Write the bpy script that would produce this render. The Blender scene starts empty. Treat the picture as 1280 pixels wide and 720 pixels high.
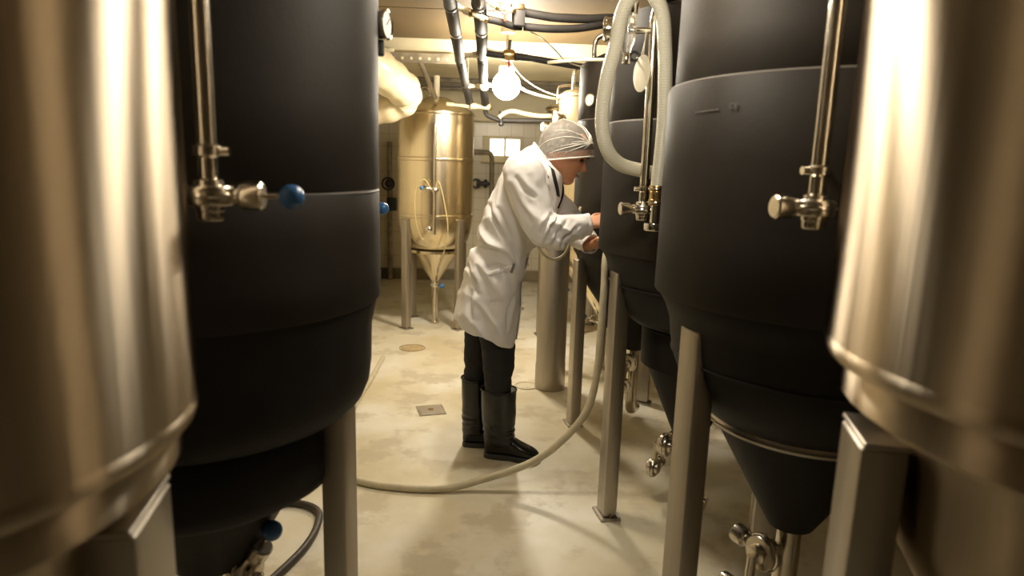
import bpy, bmesh, math, random
from mathutils import Vector, Matrix, noise
random.seed(7)
PI = math.pi
scene = bpy.context.scene
COL = scene.collection

# ------------------------------------------------------------------ camera
FPX = 820.0
CAM_H = 1.45
up = Vector((131, 4419, 820)).normalized()          # world up seen in camera axes
a_ = (608 - 640) / FPX
fy = Vector((a_, (up.z - up.x * a_) / up.y, -1)).normalized()   # world +Y (along the aisle)
fx = fy.cross(up)
cam_data = bpy.data.cameras.new('camera')
cam = bpy.data.objects.new('camera', cam_data)
COL.objects.link(cam)
cam_data.sensor_width = 36.0
cam_data.lens = FPX / 1280 * 36.0
cam_data.clip_start = 0.02
cam.matrix_world = Matrix(((fx.x, fx.y, fx.z, 0), (fy.x, fy.y, fy.z, 0), (up.x, up.y, up.z, CAM_H), (0, 0, 0, 1)))
cam_data.dof.use_dof = True
cam_data.dof.focus_distance = 2.95
cam_data.dof.aperture_fstop = 2.8
scene.camera = cam

# ------------------------------------------------------------------ world, exposure
w = bpy.data.worlds.new('world'); scene.world = w
w.use_nodes = True
w.node_tree.nodes['Background'].inputs[0].default_value = (0.9, 0.75, 0.5, 1)
w.node_tree.nodes['Background'].inputs[1].default_value = 0.02
vs = scene.view_settings
vs.view_transform = 'Standard'; vs.look = 'None'; vs.gamma = 1; vs.use_curve_mapping = False
vs.exposure = 0.42

LAMP_COLOR = (1.0, 0.895, 0.73)
LAMPS = [   # x, y, z of the globe, watts
    (0.128, 4.80, 2.007, 95),
    (0.10, 2.85, 2.26, 44),
    (0.22, 1.45, 1.98, 16),
]

# ------------------------------------------------------------------ materials
def new_mat(name):
    m = bpy.data.materials.new(name); m.use_nodes = True
    nt = m.node_tree
    return m, nt, nt.nodes['Principled BSDF']

def coords(nt, scale=(1, 1, 1)):
    tc = nt.nodes.new('ShaderNodeTexCoord'); mp = nt.nodes.new('ShaderNodeMapping')
    mp.inputs['Scale'].default_value = scale
    nt.links.new(tc.outputs['Object'], mp.inputs['Vector'])
    return mp.outputs[0]

def noise_node(nt, vec, scale, detail=3, rough=0.55):
    n = nt.nodes.new('ShaderNodeTexNoise')
    n.inputs['Scale'].default_value = scale; n.inputs['Detail'].default_value = detail; n.inputs['Roughness'].default_value = rough
    nt.links.new(vec, n.inputs['Vector'])
    return n.outputs['Fac']

def ramp(nt, fac, stops):
    r = nt.nodes.new('ShaderNodeValToRGB')
    e = r.color_ramp.elements
    while len(e) < len(stops): e.new(0.5)
    for i, (p, c) in enumerate(stops):
        e[i].position = p; e[i].color = (c[0], c[1], c[2], 1)
    nt.links.new(fac, r.inputs[0])
    return r.outputs[0]

def bump(nt, b, fac, strength, dist=0.01):
    n = nt.nodes.new('ShaderNodeBump'); n.inputs['Strength'].default_value = strength; n.inputs['Distance'].default_value = dist
    nt.links.new(fac, n.inputs['Height']); nt.links.new(n.outputs[0], b.inputs['Normal'])

def simple(name, color, rough=0.5, metal=0.0, var=0.12, nscale=8, stretch=(1, 1, 1), bmp=0.0, bscale=60, **kw):
    m, nt, b = new_mat(name)
    v = coords(nt, stretch)
    f = noise_node(nt, v, nscale)
    lo = [c * (1 - var) for c in color]; hi = [min(1, c * (1 + var)) for c in color]
    nt.links.new(ramp(nt, f, [(0.3, lo), (0.7, hi)]), b.inputs['Base Color'])
    b.inputs['Roughness'].default_value = rough; b.inputs['Metallic'].default_value = metal
    for k, val in kw.items(): b.inputs[k.replace('_', ' ')].default_value = val
    if bmp: bump(nt, b, noise_node(nt, v, bscale, 4), bmp)
    return m

def steel(name, color, rough, streak=(40, 40, 0.6), aniso=0.0, rv=0.12):
    m, nt, b = new_mat(name)
    v = coords(nt, streak)
    f = noise_node(nt, v, 3.0, 4, 0.6)
    nt.links.new(ramp(nt, f, [(0.25, [c * 0.86 for c in color]), (0.75, color)]), b.inputs['Base Color'])
    mr = nt.nodes.new('ShaderNodeMapRange')
    mr.inputs['To Min'].default_value = rough - rv / 2; mr.inputs['To Max'].default_value = rough + rv / 2
    nt.links.new(f, mr.inputs['Value']); nt.links.new(mr.outputs[0], b.inputs['Roughness'])
    b.inputs['Metallic'].default_value = 1.0
    if aniso:
        b.inputs['Anisotropic'].default_value = aniso; b.inputs['Anisotropic Rotation'].default_value = 0.25
        t = nt.nodes.new('ShaderNodeTangent'); t.direction_type = 'RADIAL'; t.axis = 'Z'
        nt.links.new(t.outputs[0], b.inputs['Tangent'])
    return m

M = {}
def brushed(name, color, rough, aniso):
    # circumferentially brushed sheet: highlights stay narrow round the tank and stretch up and down
    m = steel(name, color, rough); nt = m.node_tree; b = nt.nodes['Principled BSDF']
    g = nt.nodes.new('ShaderNodeBsdfAnisotropic'); g.distribution = 'BECKMANN'
    g.inputs['Anisotropy'].default_value = aniso
    for l in list(nt.links):
        if l.to_node == b and l.to_socket.name == 'Base Color': nt.links.new(l.from_socket, g.inputs['Color'])
        if l.to_node == b and l.to_socket.name == 'Roughness': nt.links.new(l.from_socket, g.inputs['Roughness'])
    t = nt.nodes.new('ShaderNodeTangent'); t.direction_type = 'RADIAL'; t.axis = 'Z'
    nt.links.new(t.outputs[0], g.inputs['Tangent'])
    nt.links.new(g.outputs[0], nt.nodes['Material Output'].inputs['Surface'])
    nt.nodes.remove(b)
    return m
M['tank_steel'] = brushed('brushed tank steel', (0.56, 0.475, 0.36), 0.42, 0.66)
M['far_steel'] = steel('polished far steel', (0.76, 0.66, 0.47), 0.24, (25, 25, 0.5))
M['leg_steel'] = steel('leg steel', (0.47, 0.43, 0.37), 0.40, (30, 30, 1.0))
M['pipe_steel'] = steel('pipe steel', (0.66, 0.60, 0.50), 0.22, (8, 8, 8))
M['valve_steel'] = steel('cast valve steel', (0.70, 0.64, 0.54), 0.25, (12, 12, 12))
M['chrome'] = steel('chrome', (0.78, 0.74, 0.66), 0.12, (6, 6, 6), rv=0.05)
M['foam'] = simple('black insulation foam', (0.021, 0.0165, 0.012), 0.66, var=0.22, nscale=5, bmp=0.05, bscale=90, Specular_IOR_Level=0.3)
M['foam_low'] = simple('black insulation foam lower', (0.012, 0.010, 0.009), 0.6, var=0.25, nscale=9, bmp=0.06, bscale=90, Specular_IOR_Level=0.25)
M['seam'] = simple('dark seam', (0.008, 0.007, 0.006), 0.8)
M['seam_light'] = simple('grey cut foam edge', (0.11, 0.095, 0.08), 0.7)
M['blue'] = simple('blue plastic', (0.045, 0.15, 0.36), 0.25, var=0.08)
M['blackplastic'] = simple('black plastic', (0.02, 0.02, 0.02), 0.4)
M['redplastic'] = simple('red plastic', (0.55, 0.05, 0.03), 0.4)
M['brass'] = steel('brass', (0.62, 0.44, 0.20), 0.3, (10, 10, 10))
M['pipe_black'] = simple('black pipe insulation', (0.020, 0.017, 0.015), 0.66, var=0.25, nscale=14, bmp=0.05)
M['cream_fit'] = simple('cream plastic fitting', (0.62, 0.55, 0.38), 0.45)
M['wire'] = simple('cream cable', (0.70, 0.62, 0.44), 0.5)
M['white_hose'] = simple('pale rubber hose', (0.55, 0.49, 0.34), 0.42, var=0.1, nscale=20)
M['brown_hose'] = simple('dark brown rubber hose', (0.045, 0.033, 0.024), 0.5)
M['yellow_tube'] = simple('yellow clear tube', (0.50, 0.40, 0.20), 0.3)
M['tag'] = simple('white plastic disc', (0.80, 0.74, 0.58), 0.5, var=0.04)
M['glass'], nt, b = new_mat('clear sight glass')
b.inputs['Base Color'].default_value = (0.85, 0.85, 0.8, 1); b.inputs['Roughness'].default_value = 0.08
b.inputs['Transmission Weight'].default_value = 0.85; b.inputs['IOR'].default_value = 1.45
M['dial'] = simple('gauge dial', (0.82, 0.80, 0.72), 0.4, var=0.03)
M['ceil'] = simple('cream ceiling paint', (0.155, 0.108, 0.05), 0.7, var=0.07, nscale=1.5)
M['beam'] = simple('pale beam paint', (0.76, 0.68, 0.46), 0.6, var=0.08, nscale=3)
M['grime'] = simple('grey weathered steel', (0.26, 0.22, 0.15), 0.6, var=0.35, nscale=12)
M['duct'] = simple('cream duct film', (0.78, 0.68, 0.46), 0.35, var=0.07, nscale=6, bmp=0.15, bscale=9)
M['column'] = steel('dull steel column', (0.44, 0.40, 0.34), 0.45, (18, 18, 0.5))
M['stained'] = simple('rust stained cover', (0.42, 0.32, 0.17), 0.6, var=0.2, nscale=20)
M['rust'] = simple('rusty iron', (0.22, 0.14, 0.07), 0.8, var=0.35, nscale=30)
M['coat'] = simple('white cotton', (0.80, 0.775, 0.755), 0.8, var=0.02, nscale=10, bmp=0.05, bscale=260)
M['trousers'] = simple('black cloth', (0.011, 0.011, 0.013), 0.85, var=0.2, bmp=0.08, bscale=120)
M['boot'] = simple('black rubber boot', (0.006, 0.0055, 0.005), 0.24, var=0.2, nscale=10)
M['skin'] = simple('skin', (0.56, 0.27, 0.145), 0.48, var=0.1, nscale=14, Subsurface_Weight=0.08)
M['lip'] = simple('lip', (0.42, 0.15, 0.10), 0.45)
M['hair'] = simple('dark brown hair', (0.075, 0.055, 0.040), 0.6, var=0.4, nscale=40, stretch=(1, 4, 4))
M['eye'] = simple('dark eye', (0.02, 0.012, 0.01), 0.2)
M['shirt'] = simple('black shirt', (0.015, 0.013, 0.013), 0.8)
M['pen'] = simple('grey clip', (0.18, 0.17, 0.16), 0.4)
m, nt, b = new_mat('hair net gauze'); M['net'] = m
b.inputs['Base Color'].default_value = (0.86, 0.82, 0.74, 1); b.inputs['Roughness'].default_value = 0.7
nn = noise_node(nt, coords(nt, (1, .35, 1)), 60, 2)
mr = nt.nodes.new('ShaderNodeMapRange'); mr.inputs['From Min'].default_value = .3; mr.inputs['From Max'].default_value = .7
mr.inputs['To Min'].default_value = 0.12; mr.inputs['To Max'].default_value = 0.30
nt.links.new(nn, mr.inputs['Value']); nt.links.new(mr.outputs[0], b.inputs['Alpha'])
M['net_crease'] = simple('gathered white gauze', (0.86, 0.82, 0.74), 0.7, var=0.05)

# braided hose: fine cross-hatched threads
m, nt, b = new_mat('braided clear hose'); M['braid'] = m
wv = nt.nodes.new('ShaderNodeTexWave'); wv.wave_type = 'BANDS'; wv.bands_direction = 'Z'
wv.inputs['Scale'].default_value = 62; wv.inputs['Distortion'].default_value = 0.6
nt.links.new(coords(nt), wv.inputs['Vector'])
nt.links.new(ramp(nt, wv.outputs['Fac'], [(0.2, (0.60, 0.57, 0.44)), (0.8, (0.82, 0.79, 0.66))]), b.inputs['Base Color'])
b.inputs['Roughness'].default_value = 0.32
bump(nt, b, wv.outputs['Fac'], 0.4, 0.003)

# lamp glass
m, nt, b = new_mat('lit lamp globe'); M['globe'] = m
b.inputs['Base Color'].default_value = (1, .95, .85, 1)
b.inputs['Emission Color'].default_value = (*LAMP_COLOR, 1)
globe_mats = {}
def globe_mat(watts, r):
    key = (watts, r)
    if key not in globe_mats:
        mm = M['globe'].copy(); mm.name = 'lit lamp globe %d' % watts
        # lambertian emitter: power = strength * pi * area
        mm.node_tree.nodes['Principled BSDF'].inputs['Emission Strength'].default_value = watts / (PI * 4 * PI * r * r)
        globe_mats[key] = mm
    return globe_mats[key]
m, nt, b = new_mat('daylit window pane'); M['pane'] = m
b.inputs['Base Color'].default_value = (.9, .9, .85, 1)
b.inputs['Emission Color'].default_value = (1, .93, .78, 1); b.inputs['Emission Strength'].default_value = 2.2

# floor: worn cream resin
m, nt, b = new_mat('worn cream resin floor'); M['floor'] = m
v = coords(nt)
base = ramp(nt, noise_node(nt, v, 1.1, 5, 0.6), [(0.38, (0.58, 0.51, 0.34)), (0.5, (0.66, 0.61, 0.47)), (0.60, (0.74, 0.71, 0.62))])
wear = ramp(nt, noise_node(nt, v, 3.1, 8, 0.62), [(0.52, (0, 0, 0)), (0.60, (1, 1, 1))])
mx = nt.nodes.new('ShaderNodeMix'); mx.data_type = 'RGBA'
mul = nt.nodes.new('ShaderNodeMath'); mul.operation = 'MULTIPLY'; mul.inputs[1].default_value = 0.65
nt.links.new(wear, mul.inputs[0]); nt.links.new(mul.outputs[0], mx.inputs['Factor'])
nt.links.new(base, mx.inputs[6]); mx.inputs[7].default_value = (0.46, 0.39, 0.27, 1)
spk = ramp(nt, noise_node(nt, v, 17, 6, 0.7), [(0.66, (0, 0, 0)), (0.72, (1, 1, 1))])
mx2 = nt.nodes.new('ShaderNodeMix'); mx2.data_type = 'RGBA'
mul2 = nt.nodes.new('ShaderNodeMath'); mul2.operation = 'MULTIPLY'; mul2.inputs[1].default_value = 0.35
nt.links.new(spk, mul2.inputs[0]); nt.links.new(mul2.outputs[0], mx2.inputs['Factor'])
nt.links.new(mx.outputs[2], mx2.inputs[6]); mx2.inputs[7].default_value = (0.36, 0.29, 0.19, 1)
nt.links.new(mx2.outputs[2], b.inputs['Base Color'])
b.inputs['Roughness'].default_value = 0.42
bump(nt, b, noise_node(nt, v, 9, 6), 0.12, 0.01)

# wall: cream paint above pale glazed tiles
def tile_wall(name, horiz):
    m, nt, b = new_mat(name)
    tc = nt.nodes.new('ShaderNodeTexCoord'); sep = nt.nodes.new('ShaderNodeSeparateXYZ'); cmb = nt.nodes.new('ShaderNodeCombineXYZ')
    nt.links.new(tc.outputs['Object'], sep.inputs[0])
    nt.links.new(sep.outputs[horiz], cmb.inputs[0]); nt.links.new(sep.outputs[2], cmb.inputs[1])
    br = nt.nodes.new('ShaderNodeTexBrick'); br.offset = 0
    br.inputs['Scale'].default_value = 1; br.inputs['Brick Width'].default_value = .15; br.inputs['Row Height'].default_value = .15
    br.inputs['Mortar Size'].default_value = .003
    br.inputs['Color1'].default_value = (.66, .60, .45, 1); br.inputs['Color2'].default_value = (.62, .56, .42, 1); br.inputs['Mortar'].default_value = (.42, .36, .25, 1)
    nt.links.new(cmb.outputs[0], br.inputs['Vector'])
    nt.links.new(br.outputs['Color'], b.inputs['Base Color'])
    b.inputs['Roughness'].default_value = .3
    return m
M['tiles_back'] = tile_wall('pale glazed wall tiles back', 0)
M['tiles_side'] = tile_wall('pale glazed wall tiles side', 1)
M['plinth'] = simple('dark wall plinth', (0.22, 0.18, 0.11), 0.6, var=0.2, nscale=5)

# ------------------------------------------------------------------ mesh helpers
class MB:
    def __init__(s): s.v = []; s.f = []
    def loft(s, rings, cap0=True, cap1=True, closed=True):
        n = len(rings[0]); o = len(s.v)
        for r in rings: s.v += [tuple(p) for p in r]
        for i in range(len(rings) - 1):
            for j in range(n if closed else n - 1):
                k = (j + 1) % n
                s.f.append((o + i * n + j, o + i * n + k, o + (i + 1) * n + k, o + (i + 1) * n + j))
        if cap0: s.f.append(tuple(o + j for j in reversed(range(n))))
        if cap1: s.f.append(tuple(o + (len(rings) - 1) * n + j for j in range(n)))
        return s
    def lathe(s, prof, seg=64, c=(0, 0), cap0=True, cap1=True, th0=0.0, squash=1.0):
        rings = [[(c[0] + r * math.cos(th0 + 2 * PI * j / seg), c[1] + squash * r * math.sin(th0 + 2 * PI * j / seg), z) for j in range(seg)] for r, z in prof]
        # keep outward normals: profiles run bottom to top
        if prof[0][1] > prof[-1][1]: rings.reverse(); cap0, cap1 = cap1, cap0
        return s.loft(rings, cap0, cap1)
    def axis_lathe(s, p0, d, prof, seg=24):
        d = Vector(d).normalized(); p0 = Vector(p0)
        u = d.orthogonal().normalized(); v_ = d.cross(u)
        rings = [[p0 + d * t + (u * math.cos(2 * PI * j / seg) + v_ * math.sin(2 * PI * j / seg)) * r for j in range(seg)] for r, t in prof]
        return s.loft(rings)
    def cyl(s, p0, p1, r, seg=20, r1=None):
        p0 = Vector(p0); p1 = Vector(p1); L = (p1 - p0).length
        return s.axis_lathe(p0, p1 - p0, [(r, 0), (r if r1 is None else r1, L)], seg)
    def box(s, c, size, rz=0.0, rot=None, bev=0.0):
        sx, sy, sz = [q / 2 for q in size]
        R = rot if rot is not None else Matrix.Rotation(rz, 3, 'Z')
        c = Vector(c); o = len(s.v)
        if bev <= 0:
            for dz in (-sz, sz):
                for dx, dy in ((-sx, -sy), (sx, -sy), (sx, sy), (-sx, sy)):
                    s.v.append(tuple(c + R @ Vector((dx, dy, dz))))
            s.f += [tuple(o + i for i in q) for q in ((3, 2, 1, 0), (4, 5, 6, 7), (0, 1, 5, 4), (1, 2, 6, 5), (2, 3, 7, 6), (3, 0, 4, 7))]
        else:
            e = bev
            def ring(ix, iy, z):
                pts = []
                for qx, qy, a0 in ((1, 1, 0), (-1, 1, 90), (-1, -1, 180), (1, -1, 270)):
                    for da in (0, 45, 90):
                        an = math.radians(a0 + da)
                        pts.append(c + R @ Vector((qx * (sx - e) + math.cos(an) * (e - ix), qy * (sy - e) + math.sin(an) * (e - iy), z)))
                return pts
            k = e * 0.6
            s.loft([ring(k, k, -sz), ring(0, 0, -sz + k), ring(0, 0, sz - k), ring(k, k, sz)])
        return s
    def tube(s, pts, r, seg=14, smooth=6, closed=False, caps=True):
        P = spline(pts, smooth, closed)
        n = len(P); rings = []
        T = (P[1] - P[0]).normalized(); N = T.orthogonal().normalized()
        for i in range(n):
            if closed: t = (P[(i + 1) % n] - P[i - 1]).normalized()
            else: t = (P[min(i + 1, n - 1)] - P[max(i - 1, 0)]).normalized()
            N = (N - t * N.dot(t)).normalized(); Bn = t.cross(N)
            rr = r(i / (n - 1)) if callable(r) else r
            rings.append([P[i] + (N * math.cos(2 * PI * j / seg) + Bn * math.sin(2 * PI * j / seg)) * rr for j in range(seg)])
        if closed: rings.append(rings[0]); return s.loft(rings, False, False)
        return s.loft(rings, caps, caps)
    def torus(s, c, d, R, r, seg=40, seg2=10):
        d = Vector(d).normalized(); u = d.orthogonal().normalized(); v_ = d.cross(u); c = Vector(c)
        rings = []
        for i in range(seg + 1):
            a = 2 * PI * i / seg; e = u * math.cos(a) + v_ * math.sin(a)
            rings.append([c + e * (R + r * math.cos(2 * PI * j / seg2)) + d * (r * math.sin(2 * PI * j / seg2)) for j in range(seg2)])
        return s.loft(rings, False, False)
    def sphere(s, c, r, seg=20, rings=12, sc=(1, 1, 1)):
        c = Vector(c); out = []
        for i in range(1, rings):
            ph = PI * i / rings - PI / 2
            out.append([c + Vector((sc[0] * r * math.cos(ph) * math.cos(2 * PI * j / seg), sc[1] * r * math.cos(ph) * math.sin(2 * PI * j / seg), sc[2] * r * math.sin(ph))) for j in range(seg)])
        return s.loft(out)
    def mesh(s, name):
        me = bpy.data.meshes.new(name); me.from_pydata(s.v, [], s.f); me.update()
        return me
    def build(s, name, mat, parent=None, flat=False, angle=38, kind=None):
        me = s.mesh(name)
        bm = bmesh.new(); bm.from_mesh(me); bmesh.ops.remove_doubles(bm, verts=bm.verts, dist=1e-6)
        bmesh.ops.recalc_face_normals(bm, faces=bm.faces); bm.to_mesh(me); bm.free()
        return link(name, me, mat, parent, flat, angle, kind)

def link(name, me, mat, parent=None, flat=False, angle=38, kind=None):
    me.materials.clear(); me.materials.append(M[mat] if isinstance(mat, str) else mat)
    if not flat:
        for p in me.polygons: p.use_smooth = True
        me.set_sharp_from_angle(angle=math.radians(angle))
    o = bpy.data.objects.new(name, me); COL.objects.link(o)
    if parent is not None: o.parent = parent
    if kind: o['kind'] = kind
    return o

def spline(pts, k=6, closed=False):
    pts = [Vector(p) for p in pts]
    if k <= 1 or len(pts) < 3: return pts
    n = len(pts); out = []
    for i in range(n if closed else n - 1):
        if closed: p0, p1, p2, p3 = pts[i - 1], pts[i], pts[(i + 1) % n], pts[(i + 2) % n]
        else:
            p1, p2 = pts[i], pts[i + 1]
            p0 = pts[i - 1] if i else p1 * 2 - p2
            p3 = pts[i + 2] if i + 2 < n else p2 * 2 - p1
        for j in range(k):
            t = j / k
            out.append(0.5 * ((2 * p1) + (p2 - p0) * t + (2 * p0 - 5 * p1 + 4 * p2 - p3) * t * t + (3 * p1 - p0 - 3 * p2 + p3) * t ** 3))
    if not closed: out.append(pts[-1])
    return out

def thing(name, label, cat, loc=(0, 0, 0), rz=0.0, group=None):
    o = bpy.data.objects.new(name, None); COL.objects.link(o)
    o.empty_display_size = 0.1
    o.location = loc; o.rotation_euler = (0, 0, rz)
    return tag(o, label, cat, group)

def tag(o, label, cat, group=None):
    o['label'] = label; o['category'] = cat
    if group: o['group'] = group
    return o

def struct(name, mb, mat, parent=None, **k):
    return mb.build(name, mat, parent, kind='structure', **k)

# ------------------------------------------------------------------ room shell
XL, XR, Y0, Y1, ZC = -1.32, 1.78, -1.7, 8.3, 2.40
struct('floor', MB().box(((XL + XR) / 2, (Y0 + Y1) / 2, -0.05), (XR - XL + .4, Y1 - Y0 + .4, 0.1)), 'floor', flat=True)
struct('wall_back', MB().box(((XL + XR) / 2, Y1 + .1, 1.35), (XR - XL + .4, .2, 2.7)), 'tiles_back', flat=True)
struct('wall_front', MB().box(((XL + XR) / 2, Y0 - .1, 1.35), (XR - XL + .4, .2, 2.7)), 'plinth', flat=True)
struct('wall_left', MB().box((XL - .1, (Y0 + Y1) / 2, 1.35), (.2, Y1 - Y0, 2.7)), 'tiles_side', flat=True)
struct('wall_right', MB().box((XR + .1, (Y0 + Y1) / 2, 1.35), (.2, Y1 - Y0, 2.7)), 'tiles_side', flat=True)
struct('baseboard_back', MB().box(((XL + XR) / 2, Y1 - .015, .07), (XR - XL, .03, .14), bev=.006), 'plinth')
struct('baseboard_left', MB().box((XL + .015, (Y0 + Y1) / 2 - .02, .07), (.03, Y1 - Y0 - .06, .14), bev=.006), 'plinth')
struct('baseboard_right', MB().box((XR - .015, (Y0 + Y1) / 2 - .02, .07), (.03, Y1 - Y0 - .06, .14), bev=.006), 'plinth')
cxm = (XL + XR) / 2; cw = XR - XL
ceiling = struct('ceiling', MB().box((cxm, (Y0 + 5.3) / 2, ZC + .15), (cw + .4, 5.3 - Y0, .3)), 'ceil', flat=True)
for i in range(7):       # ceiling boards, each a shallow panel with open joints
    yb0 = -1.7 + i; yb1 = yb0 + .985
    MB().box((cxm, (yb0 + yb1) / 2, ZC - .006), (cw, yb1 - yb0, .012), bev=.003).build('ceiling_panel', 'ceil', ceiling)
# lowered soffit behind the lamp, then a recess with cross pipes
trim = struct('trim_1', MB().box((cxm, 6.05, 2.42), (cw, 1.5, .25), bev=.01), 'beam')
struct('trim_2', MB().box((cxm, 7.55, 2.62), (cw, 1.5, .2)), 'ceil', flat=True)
struct('trim_3', MB().box((cxm, 8.17, 2.14), (cw, .26, .34), bev=.01), 'beam')

# small window in the back wall
wn = struct('window_1', MB().box((.20, 8.285, 1.66), (.50, .05, .30), bev=.006), 'beam')
for x in (.125, .32):
    MB().box((x, 8.262, 1.675), (.17, .012, .20), bev=.003).build('pane', 'pane', wn)
MB().box((.20, 8.24, 1.50), (.54, .09, .025), bev=.005).build('window_sill', 'beam', wn)

# ------------------------------------------------------------------ lamps
def lamp(x, y, z, watts, top, label):
    t = thing('globe_lamp', label, 'lamp', (x, y, z), group='globe lamps over the aisle')
    r = .098
    MB().sphere((0, 0, 0), r, 32, 20).build('globe', globe_mat(watts, r), t)
    MB().lathe([(.045, r * .86), (.055, r * .9), (.055, r + .03), (.03, r + .05)], 24).build('holder', 'cream_fit', t)
    MB().cyl((0, 0, r + .04), (0, 0, top - z), .009).build('stem', 'pipe_steel', t)
    MB().cyl((0, 0, top - z - .03), (0, 0, top - z), .05).build('ceiling_rose', 'cream_fit', t)
    return t
labels = ['bright round globe lamp hanging beyond the worker among the overhead pipes',
          'lit globe lamp on the ceiling straight above the middle of the aisle',
          'lit globe lamp on the ceiling above the two nearest steel tanks']
for (x, y, z, wt), lb in zip(LAMPS, labels):
    lamp(x, y, z, wt, ZC - .012 if y < 5.3 else (2.295 if y < 6.8 else 2.52), lb)

# ------------------------------------------------------------------ valves and gauges (parts, built under a tank)
def butterfly(parent, c, hd, ball=True, name='valve', pipe_r=.016, s=1.0, axis=(0, 0, 1)):
    """clamped valve body across a pipe at c (pipe along axis), handle leaving along hd"""
    c = Vector(c); hd = Vector(hd).normalized(); ax = Vector(axis).normalized()
    b_ = MB().axis_lathe(c - ax * .033 * s, ax, [(.028 * s, 0), (.030 * s, .004 * s), (.030 * s, .012 * s), (.047 * s, .014 * s), (.050 * s, .018 * s), (.050 * s, .030 * s), (.047 * s, .033 * s), (.050 * s, .036 * s), (.050 * s, .047 * s), (.047 * s, .051 * s), (.030 * s, .053 * s), (.028 * s, .062 * s), (.022 * s, .066 * s)], 28)
    vb = b_.build(name, 'valve_steel', parent)
    cl = MB().torus(c, ax, .049 * s, .006 * s, 32, 8); cl.build('clamp', 'chrome', vb)
    MB().axis_lathe(c + hd * .046 * s, hd, [(.016 * s, 0), (.018 * s, .003 * s), (.018 * s, .012 * s), (.026 * s, .016 * s), (.028 * s, .020 * s), (.028 * s, .054 * s), (.024 * s, .058 * s)], 20).build('bonnet', 'valve_steel', vb)
    h = MB().cyl(c + hd * .09 * s, c + hd * .14 * s, .0065 * s, 12, .005 * s)
    if ball:
        hb = h.build('lever', 'valve_steel', vb)
        MB().sphere(c + hd * .158 * s, .0245 * s, 20, 14).build('knob', 'blue', vb)
    return vb

def gauge(parent, c, d, r=.03):
    c = Vector(c); d = Vector(d).normalized()
    g = MB().axis_lathe(c, d, [(r * .3, -.05), (r * .3, -.02), (r * .9, -.018), (r, -.012), (r, .010), (r * 1.08, .012), (r * 1.08, .018), (r * .95, .020), (r * .9, .014)], 32).build('pressure_gauge', 'chrome', parent)
    MB().axis_lathe(c, d, [(r * .9, .0145), (r * .88, .0155)], 32).build('dial', 'dial', g)
    q = d.orthogonal().normalized()
    MB().cyl(c + d * .0165, c + d * .0165 + q * r * .7, .0012, 6).build('needle', 'blackplastic', g)
    return g

def leg(parent, ang, rad, ztop, wt=.085, wr=.06, mat='leg_steel', plate=True):
    ca, sa = math.cos(ang), math.sin(ang)
    c = (rad * ca, rad * sa)
    lg = MB().box((c[0], c[1], (ztop + .012) / 2), (wr, wt, ztop - .012), ang, bev=.007).build('leg', mat, parent)
    MB().box((c[0], c[1], .006), (wr + .03, wt + .03, .012), ang, bev=.003).build('foot_plate', mat, lg)
    if plate:
        MB().box((c[0] - .012 * ca, c[1] - .012 * sa, ztop + .004), (wr + .02, wt + .012, .008), ang, bev=.003).build('top_plate', mat, lg)
    for s_ in (-1, 1):
        p = Vector((c[0] - sa * s_ * (wt / 2 + .006), c[1] + ca * s_ * (wt / 2 + .006), .012))
        MB().cyl(p, p + Vector((0, 0, .01)), .005, 8).build('bolt', 'rust', lg)
    return lg

def outlet(parent, ztop, kind, d):
    """drain pipe and valve cluster under the cone"""
    d = Vector(d).normalized()
    MB().lathe([(.034, .13), (.034, ztop + .03)], 20).build('outlet_pipe', 'pipe_steel', parent)
    MB().lathe([(.045, ztop - .03), (.047, ztop - .025), (.047, ztop - .008), (.045, ztop - .003)], 24).build('outlet_clamp', 'valve_steel', parent)
    z = ztop - (.045 if kind == 'ball' else .09)
    MB().cyl((0, 0, z), d * .085 + Vector((0, 0, z)), .014).build('branch', 'pipe_steel', parent)
    butterfly(parent, d * .10 + Vector((0, 0, z)), (d * .6 + Vector((0, 0, .9))) if kind == 'ball' else Vector((d.y, -d.x, .1)), kind == 'ball', 'drain_valve', axis=d)
    MB().cyl(d * .14 + Vector((0, 0, z + .0)), d * .15 + Vector((0, 0, z - .13)), .013).build('branch', 'pipe_steel', parent)
    butterfly(parent, d * .15 + Vector((0, 0, z - .12)), Vector((d.y, -d.x, 0)), False, 'drain_valve', axis=d, s=.85)
    # elbow of the drain running to the floor
    MB().tube([(0, 0, .2), (0, 0, .12), d * -.02 + Vector((0, 0, .07)), d * -.10 + Vector((0, 0, .055))], .03, 16).build('drain_elbow', 'pipe_steel', parent)

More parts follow.
